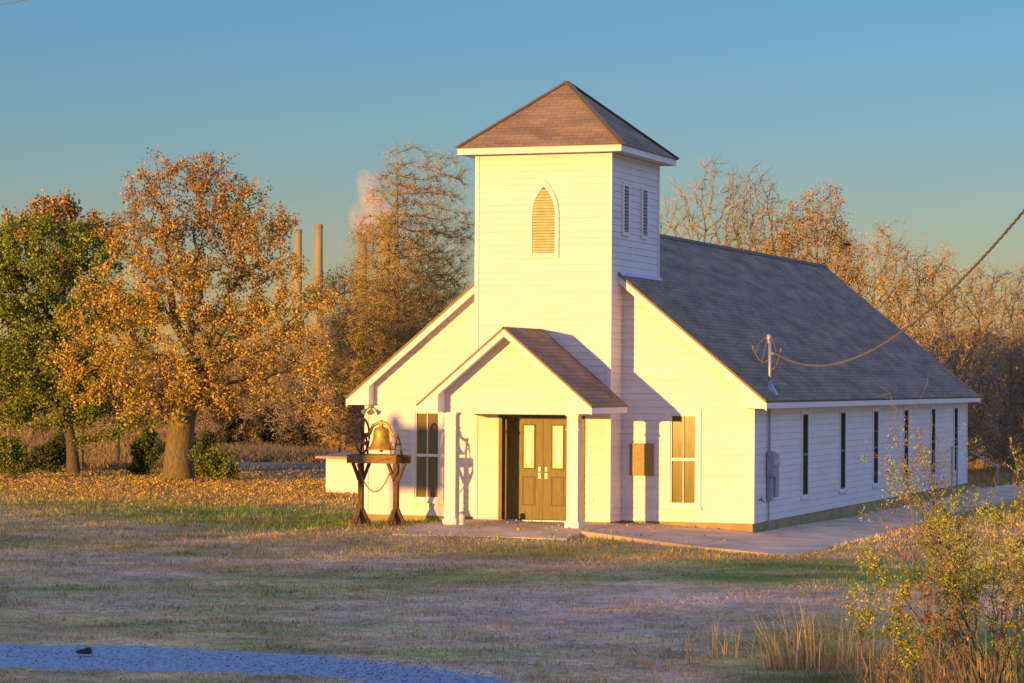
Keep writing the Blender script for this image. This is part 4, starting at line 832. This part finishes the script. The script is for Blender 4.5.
# field brush, far wood, tall grass: uncountable
def brush(name, label, n, dlo, dhi, plo, phi, hlo, hhi, w, pal, seed, cat='brush', clear=None):
    rng = np.random.default_rng(seed); d = dlo+(dhi-dlo)*rng.random(n); px = plo+(phi-plo)*rng.random(n); k = (px-512)/FPX*d
    x = CX-math.sin(YAW)*d+math.cos(YAW)*k; y = CY+math.cos(YAW)*d+math.sin(YAW)*k; z = ground_z(x, y)
    keep = ~((x > -6.5) & (x < 8.2) & (y > -2) & (y < 31)); x, y, z, d = x[keep], y[keep], z[keep], d[keep]; n = len(x)
    h = (hlo+(hhi-hlo)*fbm(x*.12, y*.12))*(.25+1.1*rng.random(n)**1.5); a = rng.random(n)*6.28; dx = np.cos(a)*w/2; dy = np.sin(a)*w/2; lean = rng.normal(0, .6, (n, 2))*h[:, None]
    V = np.stack([np.stack([x-dx, y-dy, z-.02], -1), np.stack([x+dx, y+dy, z-.02], -1), np.stack([x+lean[:, 0], y+lean[:, 1], z+h], -1)], 1).reshape(-1, 3)
    pal = np.array(pal); c = pal[rng.integers(0, len(pal), n)]*(.75+.5*rng.random((n, 1))); return tag(np_mesh(name, V, np.arange(n*3).reshape(-1, 3), GRASS, col=np.repeat(c, 3, 0)), label, cat, kind='stuff')
FP = [(.42, .27, .08), (.36, .24, .09), (.46, .31, .12), (.30, .22, .09)]
brush('field_grass', 'tall dry golden grass in the field beyond the trees', 60000, 106, 195, -60, 200, .06, .55, .05, FP+[(.22, .16, .09), (.16, .15, .07)], 81, 'grass')
brush('field_grass', 'grey brown rough grass, toned for shade, in the field right of the oak trunk', 60000, 118, 195, 195, 420, .06, .6, .05, [(.20, .17, .11), (.15, .13, .09), (.26, .22, .13)], 84, 'grass')  # shade on this stretch is carried by the blade colours
brush('field_grass', 'dry rough grass beyond the right side of the church', 26000, 95, 165, 900, 1120, .06, .4, .05, FP, 82, 'grass')
def woods(name, label, d, plo, phi, tlo, thi, seed, pal, n):
    rng = np.random.default_rng(seed); px = plo+(phi-plo)*rng.random(n); dd = d*(1+.18*rng.random(n)); k = (px-512)/FPX*dd; x = CX-math.sin(YAW)*dd+math.cos(YAW)*k; y = CY+math.cos(YAW)*dd+math.sin(YAW)*k
    top = H(0, dd)*0+CZ+(386-(tlo+(thi-tlo)*(fbm(px*.035, px*.0+seed)*.7+fbm(px*.2, px*.0+seed)*.3)))/FPX*dd+.3; z = -.3+top*rng.random(n)**.8
    V, F_, c = leaves(np.stack([x, y, z], -1), d*.0019, rng, pal); V2 = V
    return tag(np_mesh(name, V2, F_, LEAF, col=c, n=4), label, 'woods', kind='stuff')
woods('distant_woods', 'grey brown far wood along the left horizon', 190, -80, 420, 352, 385, 91, [(.24, .20, .12), (.19, .17, .11), (.30, .24, .12), (.15, .14, .08)], 110000)
woods('distant_woods', 'brown far wood along the right horizon behind the thicket', 175, 850, 1130, 320, 355, 92, [(.28, .22, .12), (.36, .27, .12), (.22, .18, .12)], 90000)

# ------------------------------------------------------------------ lawn blades and leaf litter
def in_any(x, y):
    m = (x > -5.15) & (x < 5.15) & (y > -.02) & (y < 28.5) | (x > -2.2) & (x < 2.2) & (y > -5.35) & (y < 0) | (x > 5) & (x < 7.8) & (y > -.1) & (y < 33)
    m |= (x > 2.1) & (x < 7.85) & (y < 0) & (y > -4.3-(x-2.16)*.42)
    m |= (x > -14.2) & (x < -10.7) & (y > 16.6) & (y < 18.5)
    return m
bwx = np.array([p[0] for p in bw]); bwy = np.array([p[1] for p in bw]); twx = np.array([p[0] for p in tw]); twy = np.array([p[1] for p in tw])
def on_road(x, y):
    s, d = cam_uv(x, y); st, dt = cam_uv(twx, twy); sb_, db_ = cam_uv(bwx, bwy); o1 = np.argsort(st); o2 = np.argsort(sb_)
    return (d < np.interp(s, st[o1], dt[o1], right=0)) & (d > np.interp(s, sb_[o2], db_[o2], right=1e9))
def blades(name, label, n, dlo, dhi, plo, phi, hfun, w, seed, cat='grass', tint=1.0, pw=1.0):
    rng = np.random.default_rng(seed); d = dlo+(dhi-dlo)*rng.random(n)**pw; px = plo+(phi-plo)*rng.random(n); k = (px-512)/FPX*d
    x = CX-math.sin(YAW)*d+math.cos(YAW)*k; y = CY+math.cos(YAW)*d+math.sin(YAW)*k; keep = ~in_any(x, y) & ~(on_road(x, y+rng.normal(0, .22, n)) & (rng.random(n) > .02)); x, y, d, px = x[keep], y[keep], d[keep], px[keep]; n = len(x)
    z = ground_z(x, y)+.05*(fbm(x*.4, y*.4)-.5); h = hfun(x, y, px, d)*(.5+.9*rng.random(n)); a = rng.random(n)*6.28; ww = w*(.6+.8*rng.random(n))*(d/50)**.5; dx = np.cos(a)*ww/2; dy = np.sin(a)*ww/2; ln_ = rng.normal(0, .45, (n, 2))*h[:, None]
    V = np.stack([np.stack([x-dx, y-dy, z-.01], -1), np.stack([x+dx, y+dy, z-.01], -1), np.stack([x+ln_[:, 0], y+ln_[:, 1], z+h], -1)], 1).reshape(-1, 3)
    c = ground_col(x, y)*tint*(.7+.55*rng.random((n, 1))); return tag(np_mesh(name, V, np.arange(n*3).reshape(-1, 3), GRASS, col=np.repeat(c, 3, 0)), label, cat, kind='stuff')
blades('lawn_grass', 'short patchy winter lawn in front of the church', 230000, 31, 112, -90, 1120, lambda x, y, px, d: (.014+.034*fbm(x*.7, y*.7))*(1+.7*sstep(48, 62, d))*(1+1.3*sstep(.55, .68, fbm(x*1.7+5, y*2.6))), .026, 101, pw=1.1)
rng = np.random.default_rng(55); n = 17000
lx_ = OAK[0]+2+rng.normal(0, 11, n); ly_ = OAK[1]-6+rng.normal(0, 6, n); k = ~in_any(lx_, ly_); lx_, ly_ = lx_[k], ly_[k]
V2, F2, c2 = leaves(np.stack([lx_, ly_, ground_z(lx_, ly_)+.05+.03*rng.random(len(lx_))], -1), .085, rng, OAKP+[(.30, .20, .08), (.26, .17, .07), (.36, .26, .10)])
tag(np_mesh('leaf_litter', V2, F2, LEAF, col=c2, n=4), 'fallen orange leaves scattered under the big oak', 'leaves', kind='stuff')
# gravel stones on the drive and a few blown leaves on the concrete
rng = np.random.default_rng(77); n = 5000; q = rng.integers(0, len(tw)-1, n); t1 = rng.random(n); t2 = rng.normal(.5, .33, n); ta = np.array(tw); ba = np.array(bw)
pa = ta[q]*(1-t1[:, None])+ta[q+1]*t1[:, None]; pb = ba[q]*(1-t1[:, None])+ba[q+1]*t1[:, None]; pp = pa+(pb-pa)*t2[:, None]
zz = ground_z(pp[:, 0], pp[:, 1])+.05*(fbm(pp[:, 0]*.4, pp[:, 1]*.4)-.5)+.016; V2, F2, _ = leaves(np.column_stack([pp, zz]), .032, rng, [(1, 1, 1)], up_=2.0)
gc = np.array([(.27, .33, .38), (.34, .40, .44), (.42, .46, .49), (.24, .28, .33), (.33, .34, .35)])[rng.integers(0, 5, n)]
tag(np_mesh('gravel_stones', V2, F2, GRASS, col=np.repeat(gc, 4, 0), n=4), 'loose stones spread over the blue grey gravel drive', 'gravel', kind='stuff')
n = 420; x = rng.uniform(-2.1, 7.6, n); y = rng.uniform(-5.2, -.1, n); y = np.where(x > 5.3, rng.uniform(-6, 18, n), y); zc = np.where(x < 2.15, np.where(y < -3.75, PZ-.13*(-3.75-y)/1.55, PZ), -.03-.27*np.clip((x-2.2)/4.5, 0, 1)+.05*np.clip(y/20, 0, 1))+.02
k = (y > -4.3-(x-2.16)*.42) | (x < 2.15); k &= ~((np.abs(x) < 1.8) & (y > -1)); k &= rng.random(n) < .3+.7*(fbm(x*1.5, y*1.5) > .5); V2, F2, c2 = leaves(np.column_stack([x, y, zc])[k], .07, rng, OAKP, up_=1.2)
tag(np_mesh('blown_leaves', V2, F2, LEAF, col=c2, n=4), 'a few brown leaves blown onto the porch slab and path', 'leaves', kind='stuff')
# dark clod on the drive
rx_, ry_ = gw(85, 656.5); b = MB(); b.lathe([(0, .085), (.05, .08), (.085, .05), (.09, .02), (.07, 0)], (0, 0, 0), 9)
b.v = [(x*1.15+.02*math.sin(9*z+x*30), y*.8+.015*math.cos(x*40), z*(.9+.2*math.sin(x*35))) for x, y, z in b.v]
o = b.build('rock', mat('dark_stone', (.06, .035, .03), .9, .4, 20, bump=.5)); o.location = (rx_, ry_, -.262); tag(o, 'small dark stone lying on the blue grey gravel', 'rock')

# ------------------------------------------------------------------ foreground plants on the right
def tuft(px, py, n, hgt, spread, seed, label, lean=0.0, pal=FP):
    rng = np.random.default_rng(seed); x, y = gw(px, py); base = (x, y, -.31); m = 5; V = []; F_ = []; C = []
    bx0 = rng.normal(0, spread*.35, n); by0 = rng.normal(0, spread*.35, n); a = rng.random(n)*6.28; tilt = np.abs(rng.normal(.2, .34, n)); h = hgt*(.35+.75*rng.random(n)**.8); w = .004+.006*rng.random(n)
    t_ = np.linspace(0, 1, m)
    ox = np.cos(a)*np.sin(tilt)+lean; oy = np.sin(a)*np.sin(tilt)
    cx2 = bx0[:, None]+ox[:, None]*h[:, None]*t_[None]**1.7; cy2 = by0[:, None]+oy[:, None]*h[:, None]*t_[None]**1.7; cz2 = h[:, None]*t_[None]*(1-.22*t_[None]*tilt[:, None])
    wa = rng.random(n)*6.28; wx = np.cos(wa)[:, None]*w[:, None]*(1.05-t_[None]); wy = np.sin(wa)[:, None]*w[:, None]*(1.05-t_[None])
    A_ = np.stack([cx2-wx, cy2-wy, cz2], -1); B_ = np.stack([cx2+wx, cy2+wy, cz2], -1); V = np.stack([A_, B_], 2).reshape(-1, 3)
    o = (np.arange(n)*2*m)[:, None, None]; i = np.arange(m-1)[None, :, None]*2; F_ = (o+i+np.array([0, 1, 3, 2])[None, None]).reshape(-1, 4)
    pal = np.array(pal); c = np.repeat(pal[rng.integers(0, len(pal), n)]*(.7+.6*rng.random((n, 1))), 2*m, 0)
    ob = np_mesh('dry_grass_clump', V, F_, GRASS, col=c, n=4); ob.location = base; ob.rotation_euler.z = YAW
    return tag(ob, label, 'grass clump', 'tall dry grass clumps at the roadside')
TP = [(.62, .44, .20), (.54, .36, .15), (.68, .50, .26), (.42, .30, .14)]
tuft(808, 667, 150, .86, .5, 201, 'tallest fan of pale dry grass at the roadside', -.05, TP)
tuft(846, 668, 90, .74, .45, 202, 'pale dry grass clump just right of the tallest fan', .05, TP)
tuft(776, 668, 60, .78, .25, 203, 'thin dry grass clump leaning left of the tallest fan', -.35, TP)
tuft(724, 656, 46, .52, .45, 204, 'small wispy dry grass clump left of the roadside fans', 0, TP)
tuft(876, 676, 110, .62, .5, 205, 'dry grass clump between the fans and the shrub', .05, TP)
tuft(690, 664, 9, .5, .12, 206, 'few lone dry stalks at the left end of the roadside clumps', 0, TP)
tuft(920, 700, 200, .75, .9, 207, 'dry grass under the left side of the feathery shrub', 0, TP+[(.2, .22, .06)])
tuft(990, 700, 200, .75, 1.0, 208, 'dry grass under the right side of the feathery shrub', 0, TP+[(.2, .22, .06)])
def hw_(x, y, px, d): return (.02+.16*sstep(34.2, 31.5, d)*fbm(x*1.5, y*1.5))*sstep(650, 800, px)+.22*np.clip((px-840)/160, 0, 1)*(.4+fbm(x, y))*fbm(x*1.2, y*1.2)*1.3
blades('roadside_weeds', 'mixed dry and green weeds along the lower right roadside', 50000, 29, 36, 660, 1120, hw_, .010, 303, 'weeds', .8)
def sapling(px, depth, label, tips, seed, pal, nleaf, size, lw, stem_r=.016, name='shrub', spread=.05, twk=3, twl=.28, basepx=None, asp=1.0):
    rng = np.random.default_rng(seed); base = spot(px, depth); t = tag(empty(name, base), label, 'shrub'); t.rotation_euler.z = YAW; P_ = []; par = []; rad = []
    P_.append(np.array((0, 0, -.05))); par.append(-1); rad.append(stem_r)
    def grow(i0, tgt, n, r0, r1, wob_, bend):
        p0 = P_[i0]; prev = i0; out = []
        for k in range(1, n+1):
            f = k/n; q = p0+(tgt-p0)*f+np.array((0, 0, bend*math.sin(math.pi*f)))+rng.normal(0, wob_, 3)*(1 if k < n else 0); P_.append(q); par.append(prev); rad.append(r0+(r1-r0)*f); prev = len(P_)-1; out.append(prev)
        return out
    for tx, ty in tips:
        tgt = np.array(((tx-px)/FPX*depth, rng.normal(0, .5), H(ty, depth))); main = grow(0, tgt, 12, stem_r*(.7+.5*rng.random()), .003, .025, .12)
        L_ = np.linalg.norm(tgt)
        for j in main[3:]:
            for q in range(rng.integers(1, 4)):
                dv = rng.normal(0, 1, 3); dv[2] = abs(dv[2])*.5+.1; dv += (tgt/L_)*.9; dv /= np.linalg.norm(dv); ln = (.18+.5*rng.random())*L_*.28; s = grow(j, P_[j]+dv*ln, 5, rad[j]*.5+.001, .002, .018, -.02)
                for jj in s[1:]:
                    if rng.random() < .6: dv2 = rng.normal(0, 1, 3)+dv*1.3; dv2 /= np.linalg.norm(dv2); grow(jj, P_[jj]+dv2*ln*.4, 3, .0025, .0015, .01, 0)
    P2 = np.array(P_); pr = np.array(par); rd = np.array(rad); skeleton('stem', P2, pr, rd, BARKS, t)
    thin = np.where(rd < lw)[0]; nc = nleaf//10; c0 = rng.integers(0, len(thin), nc); ii = thin[c0]; a_ = P2[ii]; b_ = P2[pr[ii]]; wgt = np.clip(vnoise(a_[:, 0]*2.2+9, a_[:, 2]*2.2)*1.8-.35, 0, 1) > rng.random(nc); a_ = a_[wgt]; b_ = b_[wgt]; nc = len(a_)
    # each cluster is one feathery frond: leaflets along a short drooping axis
    ax = rng.normal(0, 1, (nc, 3)); ax[:, 2] -= .2; ax /= np.linalg.norm(ax, axis=1)[:, None]; s_ = np.linspace(-.5, .5, 10)[None, :, None]*spread*3.2
    C = (a_[:, None]+ax[:, None]*s_+rng.normal(0, spread*.18, (nc, 10, 3))).reshape(-1, 3); V2, F2, c2 = leaves(C, size, rng, pal, asp); np_mesh('foliage', V2, F2, LEAF, t, col=c2, n=4); return t
BARKS = mat('reddish_stem_bark', (.22, .16, .10), .8, .25, 15)
FEA = [(.30, .36, .03), (.38, .40, .04), (.20, .26, .025), (.44, .42, .06), (.32, .36, .04)]
sapling(990, 28.5, 'tall feathery yellow green shrub spreading over the right foreground', [(905, 425), (893, 470), (915, 438), (898, 448), (945, 470), (922, 500), (888, 500), (905, 470), (935, 455), (960, 475), (1010, 468), (1040, 450), (880, 520), (925, 520), (1000, 530), (1050, 520), (868, 560), (970, 560)], 401, FEA, 21000, .024, .006, name='feathery_shrub')
sapling(1040, 31, 'thin reddish bare stemmed shrub at the right edge', [(985, 560), (1005, 520), (1030, 500), (1060, 480), (960, 600), (1020, 590)], 402, FEA, 6000, .028, .004, name='feathery_shrub')
sapling(880, 28.0, 'low green leafy shrub in front of the dry grass', [(858, 605), (875, 575), (895, 595), (905, 620), (925, 640)], 403, FEA, 6500, .028, .007, name='feathery_shrub')
sapling(950, 27.0, 'small oak seedling with curled bronze leaves', [(915, 598), (930, 588), (950, 590), (935, 615), (965, 610), (905, 612)], 404, [(.24, .15, .04), (.32, .20, .05), (.16, .10, .04), (.32, .24, .07)], 1100, .045, .008, name='oak_seedling', spread=.035)

# ------------------------------------------------------------------ windbreak behind the viewpoint: its shadow lies over the foreground lawn
def shade_tree(x, y, h, seed):
    rng = np.random.default_rng(seed); t = empty('windbreak_tree', (x, y, -.3)); b = MB(); b.tube([(0, 0, -.2), (.1, 0, h*.3), (0, .1, h*.7)], [.35, .28, .12], 8); b.build('trunk', BARKD, t)
    P_ = env_points([(0, 0, h*.62, 4.6, 3, h*.36), (-2.4, 0, h*.42, 3.4, 3, h*.36), (2.4, 0, h*.40, 3.4, 3, h*.36), (0, 0, h*.2, 5, 3, h*.2)], 16000, rng); V2, F2, c2 = leaves(P_, .75, rng, CEDP); np_mesh('crown', V2, F2, LEAF, t, col=c2, n=4); return t
wb = shade_tree(-54, -124, 7.2, 501); wb['label'] = 'dense dark evergreen in the windbreak behind the viewpoint'; wb['category'] = 'tree'; wb['group'] = 'windbreak trees behind the viewpoint'
WBL = []
for i in range(1, 48):
    t = -6+(i//2)*1.0+(.5 if i % 2 else 0); x = -54+t*5.2; y = -124-max(0, t)*2.55-min(0, t)*1.2-(5 if i % 2 else 0)
    c = wb.copy(); COL.objects.link(c); c.location = (x, y+random.uniform(-1, 1), -.3-random.uniform(0, .2)); c.rotation_euler.z = random.choice((0, math.pi))+random.uniform(-.3, .3)
    lowr = float(sstep(-28, -21, x)); c.scale = (1, 1, random.uniform(1.0, 1.05)*(1.04 if i % 2 else 1)*(1-.07*lowr))
    for q in list(wb.children): k = q.copy(); COL.objects.link(k); k.parent = c
# notice board out of frame by the road on the left; it throws the soft square shadow beside the left window
nb = tag(empty('notice_board', (-12.95, -32, -.3)), 'tall plain notice board on two posts by the road left of the view', 'sign')
for x in (-.62, .62): b = MB(); b.box(x-.05, x+.05, -.05, .05, -.2, 4.2); b.build('post', WOODP, nb)
b = MB(); b.box(-.75, .75, -.08, -.051, 2.75, 4.4); b.build('board', WOOD, nb)
b = MB(); b.lathe([(0, .5), (.13, .42), (.2, .25), (.13, .06), (.1, 0)], (-.62, 0, 4.2), 12); b.build('finial', WOOD, nb)
